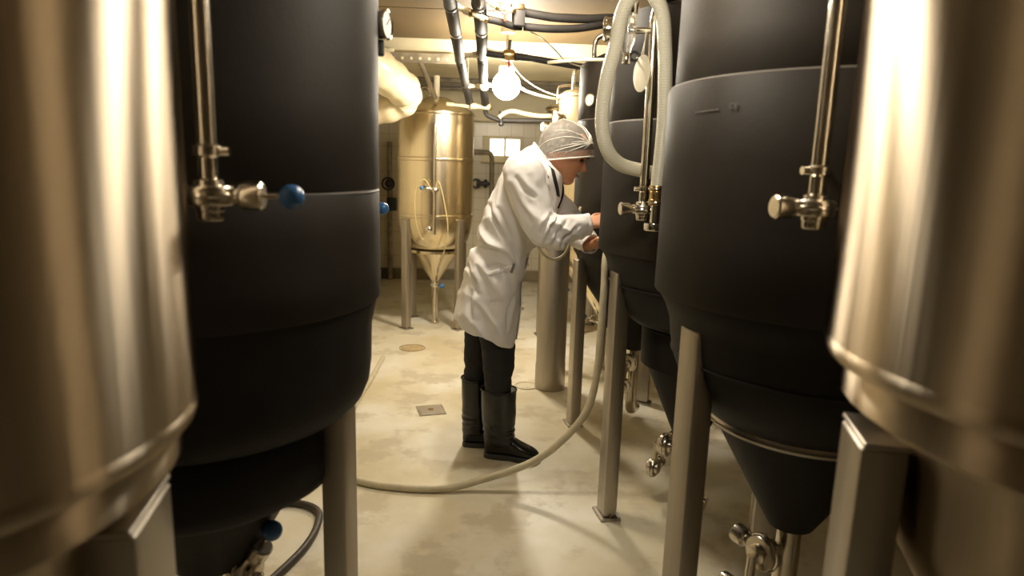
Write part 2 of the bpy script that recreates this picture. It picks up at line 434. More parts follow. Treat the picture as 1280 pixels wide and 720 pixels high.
# ------------------------------------------------------------------ steel tanks nearest the camera
def steel_tank(label, loc, legs, group, sr=1.0, sz=1.0, lr=.352, lw=.11):
    t = thing('steel_fermenter', label, 'tank', loc, group=group)
    R = .42
    def lathe(prof, seg, **k): return MB().lathe([(r * sr, z * sz) for r, z in prof], seg, **k)
    lathe([(R, 1.225), (R, 2.0)], 128, cap0=False, cap1=False).build('shell', 'tank_steel', t)
    lathe([(.392, 1.196), (.408, 1.198), (R - .002, 1.203), (R + .002, 1.212), (R + .002, 1.220), (R, 1.227)], 128, cap0=False, cap1=False).build('bottom_rim', 'tank_steel', t)
    lathe([(.385, 1.140), (.394, 1.146), (.394, 1.192), (.39, 1.198)], 128, cap0=False, cap1=False).build('neck_band', 'tank_steel', t)
    prof = [(.215, .842), (.245, .857), (.272, .885), (.295, .925), (.313, .975), (.315, 1.03), (.318, 1.08), (.328, 1.112), (.356, 1.130), (.374, 1.138), (.386, 1.143)]
    lathe(prof, 96, cap0=False, cap1=False).build('dished_bottom', 'tank_steel', t)
    lathe([(.22, .80), (.245, .805), (.245, .838), (.22, .843)], 96, cap0=False, cap1=False).build('flange', 'tank_steel', t)
    lathe([(.05, .46), (.225, .802)], 64).build('cone', 'tank_steel', t)
    lathe([(R, 2.0), (R - .01, 2.02), (.30, 2.07), (.12, 2.115), (.10, 2.12)], 96, cap0=False).build('lid', 'tank_steel', t)
    lathe([(.10, 2.11), (.10, 2.16), (.115, 2.165), (.115, 2.185), (.02, 2.195)], 48).build('manway', 'tank_steel', t)
    for a in legs: leg(t, a, lr * sr, 1.095 * sz, lw, .06)
    outlet(t, .46 * sz, 'plain', (math.cos(legs[0]), math.sin(legs[0]), 0))
    return t
steel_tank('out-of-focus bare brushed steel tank filling the left edge of the picture', (-.707, .707, 0), [math.radians(a) for a in (9, 129, 249)], 'bare steel tanks in the foreground', .857, .94, .332, .135)
steel_tank('out-of-focus bare brushed steel tank filling the right edge of the picture', (.89, .75, 0), [math.radians(a) for a in (164, 284, 44)], 'bare steel tanks in the foreground')

# ------------------------------------------------------------------ insulated dark tanks
def shell_panel(parent, name, R, z0, z1, tilt=0.0, tdir=0.0, mat='foam', th=.012, wob=0.0):
    """foam jacket panel: thick cylinder with rounded rims; lower or upper rim slightly slanted"""
    seg = 96; mb = MB(); rings = []
    for r, z, wgt in [(R - th, z0, 1), (R - .004, z0, 1), (R, z0 + .005, 1), (R, z0 * .7 + z1 * .3, .7), (R, z0 * .35 + z1 * .65, .35), (R, z1 - .005, 0), (R - .004, z1, 0), (R - th, z1, 0)]:
        ring = []
        for j in range(seg):
            a = 2 * PI * j / seg
            rr = r + wob * noise.noise(Vector((math.cos(a) * 2.2, math.sin(a) * 2.2, z * 2.5 + R * 9)))
            ring.append((rr * math.cos(a), rr * math.sin(a), z + wgt * tilt * math.cos(a - tdir)))
        rings.append(ring)
    mb.loft(rings, False, False)
    return mb.build(name, mat, parent, angle=50)

def dark_tank(label, loc, R, zseam, prof, legs, top=2.0, ring=None, extra=None, legtop=1.05, lr=.352, tilt=.012, tdir=0, out='plain', outd=(-.5, -.86, 0), collar=None, step=.0):
    t = thing('insulated_fermenter', label, 'tank', loc, group='black insulated tanks along the aisle')
    shell_panel(t, 'upper_jacket', R - step, zseam + .003, top, 0, 0, wob=.004)
    shell_panel(t, 'lower_jacket', R + (.003 if step > .004 else .0005), 1.13, zseam, 0, 0, wob=.004)
    MB().lathe([(R - .002, zseam - .004), (R + .001, zseam - .001), (R - .003, zseam + .003), (R - step - .002, zseam + .006)], 96, cap0=False, cap1=False).build('jacket_seam', 'seam_light', t)
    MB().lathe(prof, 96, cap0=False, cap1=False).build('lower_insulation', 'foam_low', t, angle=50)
    MB().lathe([(R - .015, top - .01), (R - .02, top + .012), (.28, top + .05), (.12, top + .085), (.10, top + .09)], 72, cap0=False).build('lid', 'foam', t)
    MB().lathe([(.09, top + .08), (.09, top + .13), (.105, top + .133), (.105, top + .15), (.02, top + .158)], 36).build('manway', 'tank_steel', t)
    if ring:
        MB().lathe([(ring[0] - .01, ring[1] - .014), (ring[0] + .006, ring[1] - .012), (ring[0] + .010, ring[1] - .004), (ring[0] + .004, ring[1]), (ring[0] + .010, ring[1] + .004), (ring[0] + .006, ring[1] + .012), (ring[0] - .01, ring[1] + .014)], 72, cap0=False, cap1=False).build('flange_ring', 'leg_steel', t)
    for (r, z) in (collar or []):
        MB().torus((0, 0, z), (0, 0, 1), r, .004, 80, 8).build('seam_band', 'seam', t)
    for a in legs: leg(t, math.radians(a), lr, legtop, plate=False)
    outlet(t, prof[0][1] + .02, out, outd)
    return t

def pipe_set(t, p, ztop, zv, hd, ball, wall):
    """vertical pipe with bracket and shut-off valve in front of a jacket; coordinates local to the tank"""
    x, y = p
    MB().cyl((x, y, zv), (x, y, ztop - .06), .0155, 20).build('riser_pipe', 'pipe_steel', t)
    wl = Vector((wall[0], wall[1], 0))
    MB().tube([(x, y, ztop - .08), (x, y, ztop), Vector((x, y, ztop + .06)) + wl * .3, Vector((x, y, ztop + .09)) + wl * 1.0, Vector((x, y, ztop + .09)) + wl * 1.6], .0155, 16).build('riser_bend', 'pipe_steel', t)
    butterfly(t, (x, y, zv), hd, ball, 'shutoff_valve', s=.80)
    MB().axis_lathe((x, y, zv - .040), (0, 0, 1), [(.020, 0), (.022, .003), (.022, .016), (.018, .02)], 20).build('pipe_tail', 'pipe_steel', t)
    br = MB().axis_lathe((x, y, zv + .058), (0, 0, 1), [(.018, 0), (.021, .003), (.021, .017), (.018, .020)], 20).build('bracket', 'valve_steel', t)
    MB().cyl(Vector((x, y, zv + .068)), Vector((x, y, zv + .068)) + wl, .006, 10).build('bracket_rod', 'valve_steel', br)
    hdv = Vector(hd).normalized()
    MB().cyl(Vector((x, y, zv + .068)) + hdv * .018, Vector((x, y, zv + .068)) + hdv * .034, .008, 12).build('bracket_screw', 'chrome', br)

BOWL = [(.245, .79), (.262, .805), (.29, .835), (.32, .870), (.343, .905), (.36, .945), (.372, 1.0), (.378, 1.05), (.392, 1.09), (.412, 1.125), (.412, 1.14)]
CONE1 = [(.055, .475), (.062, .470), (.24, .78)]
# right row, first
t1 = dark_tank('large black insulated tank at the right, jacket seam curving across its upper part', (.89, 1.69, 0), .42, 1.66, CONE1 + BOWL, (195, 315, 75), ring=(.25, .79), collar=[(.366, .965)], out='plain', outd=(-.75, -.35, 0), legtop=1.06, step=.014)
pipe_set(t1, (.62 - .89, 1.22 - 1.69), 2.1, 1.39, (-1, -.1, 0), False, (.13, .2))
# faint printing on the jacket
fc = bpy.data.curves.new('print', 'FONT'); fc.body = 'CE'; fc.size = .017; fc.extrude = .0003; fc.space_character = 1.2
fo = bpy.data.objects.new('print_curve', fc); COL.objects.link(fo)
bpy.context.view_layer.update()
pm = bpy.data.meshes.new_from_object(fo.evaluated_get(bpy.context.evaluated_depsgraph_get()))
bpy.data.objects.remove(fo)
def wrap(me, R, a0, z0):
    for vt in me.vertices:
        a = a0 + vt.co.x / R; rr = R + .001 + vt.co.z
        vt.co = (rr * math.cos(a), rr * math.sin(a), z0 + vt.co.y)
wrap(pm, .428, math.radians(212), 1.588)
link('jacket_print', pm, 'seam_light', t1, flat=True)
pb = MB()
for k in range(9):
    a = math.radians(198 + k * 1.15 + .3 * random.random())
    pb.box((.4265 * math.cos(a), .4265 * math.sin(a), 1.586 + .0008 * k * .3), (.001, .005 + .003 * random.random(), .003), a)
pb.build('jacket_print', 'seam_light', t1, flat=True)

# right row, second: the worker reaches behind it
PR2 = [(.050, .335), (.060, .33), (.20, .655), (.222, .66), (.225, .80), (.215, .82), (.26, .835), (.31, .87), (.345, .92), (.362, .985), (.366, 1.0), (.378, 1.05), (.392, 1.09), (.412, 1.125), (.412, 1.14)]
t2 = dark_tank('black insulated tank with white braided hose, gauge and hanging disc beside the worker', (.89, 2.62, 0), .42, 1.625, PR2, (190, 310, 70), collar=[(.224, .815), (.372, 1.0)], out='plain', outd=(-.6, .5, 0), step=.008)
pipe_set(t2, (.545 - .89, 2.27 - 2.62), 1.95, 1.318, (-1, -.15, 0), False, (.08, .12))
# gauge and sight glass at the head of the riser
g0 = (.395 - .89, 2.25 - 2.62, 1.90)
gauge(t2, g0, (-.96, .28, 0), .036)
MB().cyl((g0[0] + .02, g0[1] + .02, 1.90), (.545 - .89, 2.27 - 2.62, 1.905), .010).build('cross_pipe', 'chrome', t2)
sg = MB().lathe([(.012, 1.815), (.02, 1.845), (.026, 1.86), (.026, 1.95), (.02, 1.965)], 24, c=(.45 - .89, 2.23 - 2.62)).build('sight_glass', 'glass', t2)
MB().lathe([(.028, 1.945), (.03, 1.95), (.03, 1.985), (.02, 1.99)], 24, c=(.45 - .89, 2.23 - 2.62)).build('cap', 'chrome', sg)
MB().lathe([(.012, 1.79), (.014, 1.795), (.014, 1.822), (.011, 1.826)], 16, c=(.45 - .89, 2.23 - 2.62)).build('drip_nozzle', 'chrome', sg)
MB().torus((.475 - .89, 2.23 - 2.62, 1.815), (0, 1, 0), .014, .005, 24, 8).build('hook', 'blackplastic', sg)
# capped hose connection beside the riser
MB().lathe([(.034, 1.25), (.036, 1.253), (.036, 1.273), (.034, 1.276), (.017, 1.278), (.017, 1.37)], 28, c=(.572 - .89, 2.2 - 2.62)).build('hose_connector', 'chrome', t2)
butterfly(t2, (.62 - .89, 2.94 - 2.62, 1.20), (-.7, .7, 0), True, 'sample_valve', axis=(-.7, .7, .0), s=.55)

# right row, third
PR3 = [(.06, .45), (.067, .445), (.20, .60), (.215, .70), (.26, .76), (.30, .82), (.325, .88), (.34, .93), (.355, .975), (.372, 1.0), (.372, 1.16)]
t3 = dark_tank('black insulated tank directly behind the bending worker, its slanted top in view', (.87, 3.62, 0), .38, 1.70, PR3, (190, 310, 65), collar=[(.337, .93)], lr=.345, legtop=.96, top=1.99)
gauge(t3, (-.345, -.215, 1.79), (-.8, -.6, 0), .03)
MB().tube([(-.33, -.12, 1.99), (-.33, -.12, 2.07), (-.31, -.13, 2.11), (-.24, -.16, 2.12), (-.1, -.2, 2.12)], .012, 12).build('vent_pipe', 'pipe_steel', t3)

# left row
PL = [(.085, .46), (.10, .455), (.20, .63), (.25, .655), (.305, .69), (.318, .72), (.318, .83), (.31, .845), (.355, .862), (.378, .885), (.392, .92), (.398, .97), (.40, 1.06), (.408, 1.10), (.415, 1.13), (.415, 1.14)]
tl = dark_tank('large black insulated tank on the left with a blue ball valve handle', (-.672, 1.546, 0), .42, 1.385, PL, (-8, 112, 232), collar=[(.30, .85)], out='ball', outd=(.72, -.3, 0), legtop=.95, lr=.335)
pipe_set(tl, (-.435 + .672, 1.06 - 1.546), 2.1, 1.392, (1, .05, 0), True, (-.06, .14))
gauge(tl, (.417, .085, 1.766), (.97, -.25, 0), .032)
MB().box((.415, .09, 1.715), (.02, .025, .035), .2, bev=.004).build('gauge_bracket', 'blackplastic', tl)
butterfly(tl, (.245, .42, 1.312), (.9, .42, 0), True, 'sample_valve', axis=(.5, .86, 0), s=.8)

# ------------------------------------------------------------------ far steel tanks
def far_tank(label, loc, R, legs, front, zb=1.0, top=1.88, lid=2.02, hoses=False, grp='bright steel tanks at the far end'):
    t = thing('steel_fermenter', label, 'tank', loc, group=grp)
    MB().lathe([(R, zb), (R, top)], 72, cap0=False, cap1=False).build('shell', 'far_steel', t)
    for z in (zb + .005, (zb + top) / 2 + .05, top - .005):
        MB().lathe([(R - .002, z - .018), (R + .007, z - .012), (R + .009, z), (R + .007, z + .012), (R - .002, z + .018)], 72, cap0=False, cap1=False).build('weld_band', 'far_steel', t)
    MB().lathe([(R, top), (R * .93, top + .03), (R * .45, lid - .03), (.09, lid)], 64, cap0=False).build('lid', 'far_steel', t)
    bowl = [(.20 + (R - .20) * math.sin(a), .70 + (zb - .70) * (1 - math.cos(a))) for a in [PI / 2 * i / 10 for i in range(0, 11)]]
    MB().lathe(bowl, 64, cap0=False, cap1=False).build('dished_bottom', 'far_steel', t)
    MB().lathe([(.19, .665), (.235, .67), (.235, .695), (.19, .70)], 56, cap0=False, cap1=False).build('flange', 'far_steel', t)
    MB().lathe([(.035, .40), (.215, .668)], 48).build('cone', 'far_steel', t)
    MB().lathe([(.045, 0.0), (.045, .02), (.032, .025), (.032, .42)], 20).build('drain_pipe', 'pipe_steel', t)
    for a in legs: leg(t, math.radians(a), R - .005, zb - .03, .075, .055, plate=True)
    butterfly(t, (.0, 0, .36), (front[0] + .6, front[1], .1), True, 'drain_valve', s=.9)
    return t
tb = far_tank('freestanding polished steel conical tank at the back with yellow tubes', (-.45, 5.95, 0), .335, (225, 315, 45, 135), (0, -1, 0))
MB().cyl((.005, -.02, 2.0), (.005, -.02, 2.20), .026).build('top_pipe', 'tag', tb)
MB().torus((-.09, -.08, 2.06), (0, 1, 0), .035, .007).build('lifting_ring', 'pipe_steel', tb)
MB().cyl((.02, -.36, .86), (.02, -.36, 1.78), .013).build('riser_pipe', 'pipe_steel', tb)
for z in (.95, 1.35, 1.72): MB().cyl((.02, -.36, z), (.02, -.32, z), .009).build('bracket', 'pipe_steel', tb)
butterfly(tb, (.02, -.36, 1.24), (-1, -.1, .1), True, 'shutoff_valve', s=.7)
MB().sphere((-.03, -.335, .90), .03, 16, 10, (1, .6, 1)).build('port_cap', 'chrome', tb)
ft = MB().tube([(-.02, -.38, 1.26), (-.06, -.40, 1.32), (-.12, -.40, 1.28), (-.145, -.39, 1.15), (-.13, -.37, .95), (-.09, -.36, .83), (-.07, -.35, .82)], .0052, 8).build('yellow_tube', 'yellow_tube')
ft.location = (-.45, 5.95, 0); tag(ft, 'thin yellow tube looping on the left front of the back steel tank', 'tube')
ft = MB().tube([(.03, -.38, 1.26), (.05, -.40, 1.31), (.08, -.40, 1.24), (.12, -.39, 1.05), (.135, -.385, .90), (.11, -.37, .74), (.07, -.31, .62), (.04, -.22, .55)], .0052, 8).build('yellow_tube', 'yellow_tube')
ft.location = (-.45, 5.95, 0); tag(ft, 'thin yellow tube hanging on the right front of the back steel tank', 'tube')
t4 = far_tank('gleaming steel tank just behind the black tanks at the right, above the worker', (.87, 4.63, 0), .38, (190, 310, 70), (-1, 0, 0), 1.1, 1.93, 2.03, grp='bright steel tanks in the right row')
t5 = far_tank('farthest gleaming steel tank of the right row', (.87, 5.65, 0), .38, (190, 310, 70), (-1, 0, 0), 1.1, 1.93, 2.03, grp='bright steel tanks in the right row')
for tt in (t4, t5):
    MB().tube([(-.30, -.10, 1.95), (-.30, -.10, 2.06), (-.28, -.1, 2.10), (-.18, -.1, 2.11), (-.08, -.08, 2.06)], .012, 10).build('vent_pipe', 'pipe_steel', tt)
    gauge(tt, (-.40, -.08, 1.78), (-.9, -.44, 0), .04)

# upright steel cylinder behind the worker
t = thing('steel_cylinder', 'upright dull grey steel cylinder standing on the floor behind the worker', 'cylinder', (.455, 4.19, 0))
MB().lathe([(.098, .0), (.100, .004), (.100, .17)], 48, cap1=False).build('base_sleeve', 'column', t)
MB().lathe([(.097, .165), (.097, 1.18), (.09, 1.215), (.06, 1.235), (.02, 1.24)], 48, cap0=False).build('cylinder_wall', 'column', t)
MB().lathe([(.02, 1.235), (.02, 1.27), (.03, 1.272), (.03, 1.29)], 20).build('neck', 'pipe_steel', t)

# ------------------------------------------------------------------ overhead pipework
def main_pipe(label, pts, r):
    t = thing('insulated_pipe', label, 'pipe', pts[0], group='black insulated pipes under the ceiling')
    o = Vector(pts[0]); L = [Vector(p) - o for p in pts]
    for i in range(len(L) - 1):
        a, b_ = L[i], L[i + 1]; d = (b_ - a).normalized()
        MB().axis_lathe(a, d, [(r * .9, 0), (r, .01), (r, (b_ - a).length - .012), (r * .9, (b_ - a).length)], 18).build('insulation_sleeve', 'pipe_black', t)
        MB().axis_lathe(b_ - d * .02, d, [(r * 1.04, 0), (r * 1.1, .006), (r * 1.1, .022), (r * 1.04, .03)], 18).build('joint_tape', 'blackplastic' if i % 2 else 'chrome', t)
    for p in (L[1], L[-1] * .5 + L[-2] * .5):
        MB().cyl(p, (p.x, p.y, ZC - .012 - o.z if p.y + o.y < 5.28 else 2.297 - o.z), .004, 8).build('hanger', 'grime', t)
    return t
A = [(-.172, .4, 2.26), (-.173, 2.2, 2.18), (-.172, 3.08, 2.14), (-.172, 3.55, 2.115), (-.174, 4.2, 2.078), (-.165, 5.0, 2.03), (-.150, 5.62, 1.955)]
B = [(-.050, .4, 2.27), (-.052, 2.2, 2.19), (-.048, 3.08, 2.15), (-.040, 3.55, 2.13), (-.040, 4.2, 2.10), (-.035, 5.0, 2.045), (-.020, 5.62, 1.945)]
main_pipe('left one of two black insulated pipes running along under the ceiling', A, .030)
main_pipe('right one of two black insulated pipes running along under the ceiling', B, .032)

def branch(label, loc, build):
    t = thing('branch_pipe', label, 'pipe', loc, group='branch pipes off the overhead pipes')
    build(t, Vector(loc)); return t
def rel(pts, o): return [Vector(p) - o for p in pts]
def tee(t, o, p, q, r=.013):
    """cream elbow/valve body between two points with brass collars"""
    p, q = Vector(p) - o, Vector(q) - o; d = (q - p)
    MB().axis_lathe(p, d, [(r, 0), (r * 1.25, .004), (r * 1.25, d.length * .3), (r, d.length * .34), (r, d.length * .66), (r * 1.25, d.length * .7), (r * 1.25, d.length - .004), (r, d.length)], 16).build('fitting', 'cream_fit', t)
    MB().axis_lathe(q, d, [(r * 1.1, -.004), (r * 1.3, 0), (r * 1.3, .012), (r, .016)], 8).build('collar', 'brass', t)
def b1(t, o):
    tee(t, o, (-.165, 3.08, 2.145), (-.09, 3.09, 2.115)); tee(t, o, (-.09, 3.09, 2.115), (-.02, 3.1, 2.092), .011)
    MB().tube(rel([(-.01, 3.1, 2.092), (.05, 3.13, 2.088), (.11, 3.17, 2.08), (.145, 3.19, 2.082)], o), .0165, 14).build('hose', 'pipe_black', t)
    MB().tube(rel([(.16, 3.2, 2.086), (.28, 3.22, 2.085), (.42, 3.26, 2.10), (.55, 3.30, 2.13), (.66, 3.36, 2.15), (.80, 3.45, 2.15)], o), .018, 14).build('hose', 'pipe_black', t)
branch('lower black branch hose with cream fittings crossing toward the right tanks', (-.165, 3.08, 2.145), b1)
def b2(t, o):
    tee(t, o, (-.04, 3.06, 2.185), (.03, 3.09, 2.148), .014); tee(t, o, (.03, 3.09, 2.142), (.10, 3.12, 2.138), .010)
    MB().box(Vector((.132, 3.16, 2.118)) - o, (.055, .05, .085), .2, bev=.008).build('valve_block', 'pipe_black', t)
    MB().box(Vector((.125, 3.15, 2.158)) - o, (.06, .045, .025), .2, bev=.006).build('valve_head', 'brass', t)
    lv = MB().box(Vector((.068, 3.09, 2.118)) - o, (.028, .012, .012), .2, bev=.003)
    lv.cyl(Vector((.068, 3.09, 2.085)) - o, Vector((.068, 3.09, 2.135)) - o, .006, 8); lv.build('handle', 'redplastic', t)
    MB().tube(rel([(.16, 3.2, 2.148), (.30, 3.23, 2.138), (.45, 3.27, 2.145), (.60, 3.32, 2.165), (.80, 3.42, 2.17)], o), .0195, 14).build('hose', 'pipe_black', t)
branch('upper black branch hose with red-handled valve crossing toward the right tanks', (-.04, 3.06, 2.185), b2)
def b3(t, o):
    tee(t, o, (-.165, 4.1, 2.085), (-.06, 4.1, 2.10), .016); tee(t, o, (-.03, 4.08, 2.12), (.10, 4.1, 2.10), .016)
    MB().tube(rel([(-.02, 4.05, 2.10), (.04, 4.07, 2.095), (.10, 4.08, 2.093)], o), .018, 14).build('hose', 'pipe_black', t)
    MB().axis_lathe(Vector((.08, 4.09, 2.10)) - o, (1, 0, 0), [(.016, 0), (.03, .01), (.034, .03), (.034, .05), (.03, .07), (.016, .08)], 18).build('valve_body', 'brass', t)
    MB().cyl(Vector((.122, 4.09, 2.12)) - o, Vector((.126, 4.09, 2.185)) - o, .009, 10).build('lever', 'blackplastic', t)
    MB().cyl(Vector((.121, 4.09, 2.075)) - o, Vector((.121, 4.09, 2.03)) - o, .006, 8).build('tap', 'redplastic', t)
    MB().tube(rel([(.15, 4.1, 2.094), (.20, 4.1, 2.092), (.28, 4.1, 2.084), (.42, 4.1, 2.066), (.56, 4.1, 2.05), (.75, 4.1, 2.05)], o), lambda s: .024 - .005 * min(1, s * 3), 14).build('hose', 'pipe_black', t)
branch('middle black branch hose with brass lever valve in front of the lit soffit', (-.165, 4.1, 2.085), b3)
def b4(t, o):
    tee(t, o, (-.165, 5.0, 2.02), (-.04, 5.0, 2.02), .014); tee(t, o, (-.03, 4.98, 2.03), (.12, 5.0, 2.02), .012)
    MB().sphere(Vector((-.03, 4.95, 2.02)) - o, .038, 16, 10).build('joint_cap', 'tag', t)
branch('short cream branch pipe with round white cap next to the globe lamp', (-.165, 5.0, 2.02), b4)
def b5(t, o):
    tee(t, o, (-0.340, 5.58, 1.937), (-0.151, 5.58, 1.923), .013); tee(t, o, (-0.142, 5.58, 1.928), (0.019, 5.58, 1.923), .02)
    MB().tube(rel([(-0.019, 5.61, 1.895), (0.000, 5.58, 1.857), (0.076, 5.58, 1.828), (0.142, 5.58, 1.821), (0.331, 5.58, 1.824), (0.549, 5.58, 1.833), (0.662, 5.58, 1.838)], o), .02, 12).build('hose', 'pipe_black', t)
    MB().axis_lathe(Vector((0.113, 5.56, 1.772)) - o, (0, 0, 1), [(.012, 0), (.024, .01), (.024, .03), (.014, .04), (.014, .09), (.02, .1), (.02, .12)], 12).build('valve_body', 'blackplastic', t)
branch('farthest black branch hose with cream cross piece by the back tank', (-0.340, 5.58, 1.937), b5)
o_ = MB().tube([(0.095, 5.53, 1.838), (0.142, 5.53, 1.876), (0.208, 5.53, 1.893), (0.303, 5.53, 1.876), (0.426, 5.53, 1.861), (0.530, 5.53, 1.868), (0.624, 5.49, 1.876)], .018, 12).build('pale_hose', 'white_hose')
tag(o_, 'short pale hose arching above the farthest black branch hose', 'hose')
for lb, pts, r in [('thin cream cable slanting from the black branch hose to the third black tank', [(.19, 3.25, 2.075), (.25, 3.3, 2.06), (.33, 3.4, 2.02), (.40, 3.5, 1.985), (.53, 3.56, 1.96)], .0035),
                   ('cream tube lying across the top front of the third black tank', [(.30, 3.42, 1.965), (.36, 3.30, 1.955), (.45, 3.2, 1.95), (.55, 3.18, 1.95), (.66, 3.21, 1.96), (.80, 3.27, 2.005)], .0085),
                   ('pale cable sagging from the globe lamp to the far right tanks', [(.14, 4.88, 2.06), (.24, 4.88, 2.00), (.34, 4.88, 1.965), (.48, 4.9, 1.94), (.54, 4.95, 1.95)], .009),
                   ('thin grey cable sagging under the lit soffit', [(.12, 5.15, 2.28), (.25, 5.15, 2.12), (.40, 5.1, 2.02), (.54, 5.0, 1.97), (.60, 4.9, 1.99)], .004)]:
    o_ = MB().tube(pts, r, 8).build('cable', 'wire'); tag(o_, lb, 'cable')

# cross conduits in the dark recess at the back
for k, (y, z, r) in enumerate([(7.0, 2.36, .025), (7.25, 2.33, .03), (7.5, 2.27, .022)]):
    o_ = MB().cyl((XL + .01, y, z), (XR - .01, y, z), r, 14).build('conduit', 'grime')
    tag(o_, ['nearest grey conduit crossing the dark ceiling recess at the back', 'middle grey conduit crossing the dark ceiling recess at the back', 'farthest grey conduit crossing the dark ceiling recess at the back'][k], 'conduit', 'conduits in the back recess')
# perforated steel channel under the left of the soffit
t = thing('steel_channel', 'grey perforated steel channel fixed across the left of the pale soffit', 'bracket', (-.75, 5.27, 2.27))
MB().box((0, 0, 0), (1.0, .04, .012), bev=.002).build('flange', 'grime', t)
MB().box((0, -.018, -.035), (1.0, .006, .065), bev=.002).build('web', 'grime', t)
for k in range(14): MB().axis_lathe((-.45 + k * .068, -.0215, -.035), (0, -1, 0), [(.012, 0), (.011, .002)], 10).build('rivet', 'beam', t)
MB().box((-.1, .02, .02), (.25, .05, .03), bev=.004).build('spacer', 'beam', t)
o_ = MB().cyl((-.56, 5.42, 2.29), (-.44, 5.72, 1.99), .02, 10).build('hanger_bar', 'grime'); tag(o_, 'dark slanting hanger bar above the back steel tank', 'bar')

# big cream duct coming down from the upper left
t = thing('air_duct', 'fat cream fabric duct sloping down at the upper left behind the black tank', 'duct', (-.80, 5.15, 1.95))
o0 = Vector((-.80, 5.15, 1.95))
du = [(-1.06, 4.0, 2.23), (-.95, 4.3, 2.21), (-.83, 4.6, 2.13), (-.71, 4.9, 2.05), (-.625, 5.12, 1.985)]
def ductr(s): return .150 - .025 * s + .006 * math.sin(s * 34)
MB().tube([Vector(p) - o0 for p in du], ductr, 28, 8).build('duct_body', 'duct', t)
MB().tube([Vector(p) - o0 for p in [(-.635, 5.10, 1.99), (-.615, 5.19, 1.955), (-.67, 5.24, 1.89), (-.85, 5.26, 1.83), (-1.05, 5.28, 1.79), (-1.22, 5.3, 1.77)]], lambda s: .118 - .035 * s + .006 * math.sin(s * 40), 28, 8).build('duct_elbow', 'duct', t)
MB().torus(Vector((-.63, 5.11, 1.988)) - o0, (.33, .86, -.3), .124, .012).build('duct_band', 'cream_fit', t)

# pipe loop with a dark valve on the back wall
t = thing('wall_pipe', 'grey pipe bent in a loop on the back wall with a dark valve', 'pipe', (.04, 8.2, 1.2))
MB().tube([(-.30, 0, .41), (-.10, 0, .41), (-.02, 0, .405), (.02, 0, .37), (.028, 0, .25), (.03, 0, -.1), (.03, 0, -.55), (.03, 0, -1.19)], .028, 14).build('pipe_run', 'grime', t)
MB().axis_lathe((-.16, 0, .03), (1, 0, 0), [(.03, 0), (.055, .01), (.055, .04), (.03, .05), (.03, .09), (.05, .1), (.05, .13), (.02, .14), (.02, .19)], 16).build('valve_body', 'blackplastic', t)
MB().torus((-.16, -.05, .03), (0, 1, 0), .05, .012).build('hand_wheel', 'blackplastic', t)
t = thing('wall_pipe', 'dark valve and vertical pipe on the back wall left of the steel tank', 'pipe', (-1.18, 8.2, 1.1))
MB().cyl((0, 0, -1.09), (0, 0, .6), .03).build('pipe_run', 'grime', t)
MB().axis_lathe((0, -.02, .1), (0, -1, 0), [(.03, 0), (.05, .01), (.05, .05), (.02, .06), (.02, .1)], 16).build('valve_body', 'blackplastic', t)
MB().torus((0, -.13, .1), (0, 1, 0), .07, .012).build('hand_wheel', 'blackplastic', t)
MB().box((.03, -.03, -.15), (.12, .06, .16), bev=.01).build('control_box', 'blackplastic', t)

# ------------------------------------------------------------------ floor details
t = thing('floor_drain', 'square steel drain cover set in the floor left of the worker', 'drain', (-.30, 3.74, 0), .25)
MB().box((0, 0, .002), (.16, .16, .004), bev=.0015).build('frame', 'grime', t)
MB().box((0, 0, .0045), (.135, .135, .005), bev=.0015).build('cover', 'leg_steel', t)
MB().cyl((0, 0, .006), (0, 0, .0085), .018).build('centre_plug', 'rust', t)
for k, (x, y, r, lb) in enumerate([(-.56, 5.09, .10, 'brownish round cleanout cover in the floor before the back steel tank'), (.30, 4.21, .075, 'round cleanout ring in the floor beside the steel cylinder')]):
    t = thing('cleanout_cover', lb, 'cover', (x, y, 0), group='round cleanout covers')
    MB().cyl((0, 0, 0), (0, 0, .0025), r * .92, 32).build('cover', 'stained' if k == 0 else 'floor', t)
    MB().torus((0, 0, .001), (0, 0, 1), r, .003, 40, 6).build('ring', 'rust' if k == 0 else 'brass', t)

# ------------------------------------------------------------------ hoses
o_ = MB().tube([(-.74, 4.75, .02), (-.745, 4.25, .016), (-.755, 3.9, .016), (-.755, 3.5, .016), (-.735, 3.2, .016), (-.67, 2.93, .016), (-.53, 2.80, .016), (-.32, 2.745, .016), (-.14, 2.74, .022), (.0, 2.75, .055), (.216, 2.75, .136), (.356, 2.75, .241), (.468, 2.755, .386), (.506, 2.76, .554), (.516, 2.77, .74), (.524, 2.79, .95), (.530, 2.83, 1.06), (.555, 2.89, 1.12), (.585, 2.925, 1.16)], .0165, 14, 8).build('pale_hose', 'white_hose')
tag(o_, 'long pale hose trailing over the floor and rising behind the middle tank leg', 'hose')
o_ = MB().tube([(-1.15, 2.60, .016), (-.98, 2.62, .016), (-.87, 2.612, .016), (-.76, 2.605, .016), (-.675, 2.55, .016), (-.645, 2.45, .016), (-.65, 2.30, .016), (-.69, 2.15, .016), (-.76, 1.98, .016), (-.9, 1.8, .016)], .0145, 12, 8).build('dark_hose', 'brown_hose')
tag(o_, 'dark brown hose curling over the floor under the left black tank', 'hose')
o_ = MB().tube([(.22, 3.42, 1.12), (.26, 3.4, 1.055), (.311, 3.4, .998), (.363, 3.4, .975), (.41, 3.4, .995), (.436, 3.4, 1.038), (.46, 3.42, 1.12), (.50, 3.45, 1.25)], .0085, 10).build('pale_tube', 'white_hose')
tag(o_, "thin pale tube hanging in a loop below the worker's forearm", 'hose')
t = thing('braided_hose', 'thick white braided hose looped over the head of the second black tank', 'hose', (.57, 2.2, 1.4))
o0 = Vector((.57, 2.2, 1.4))
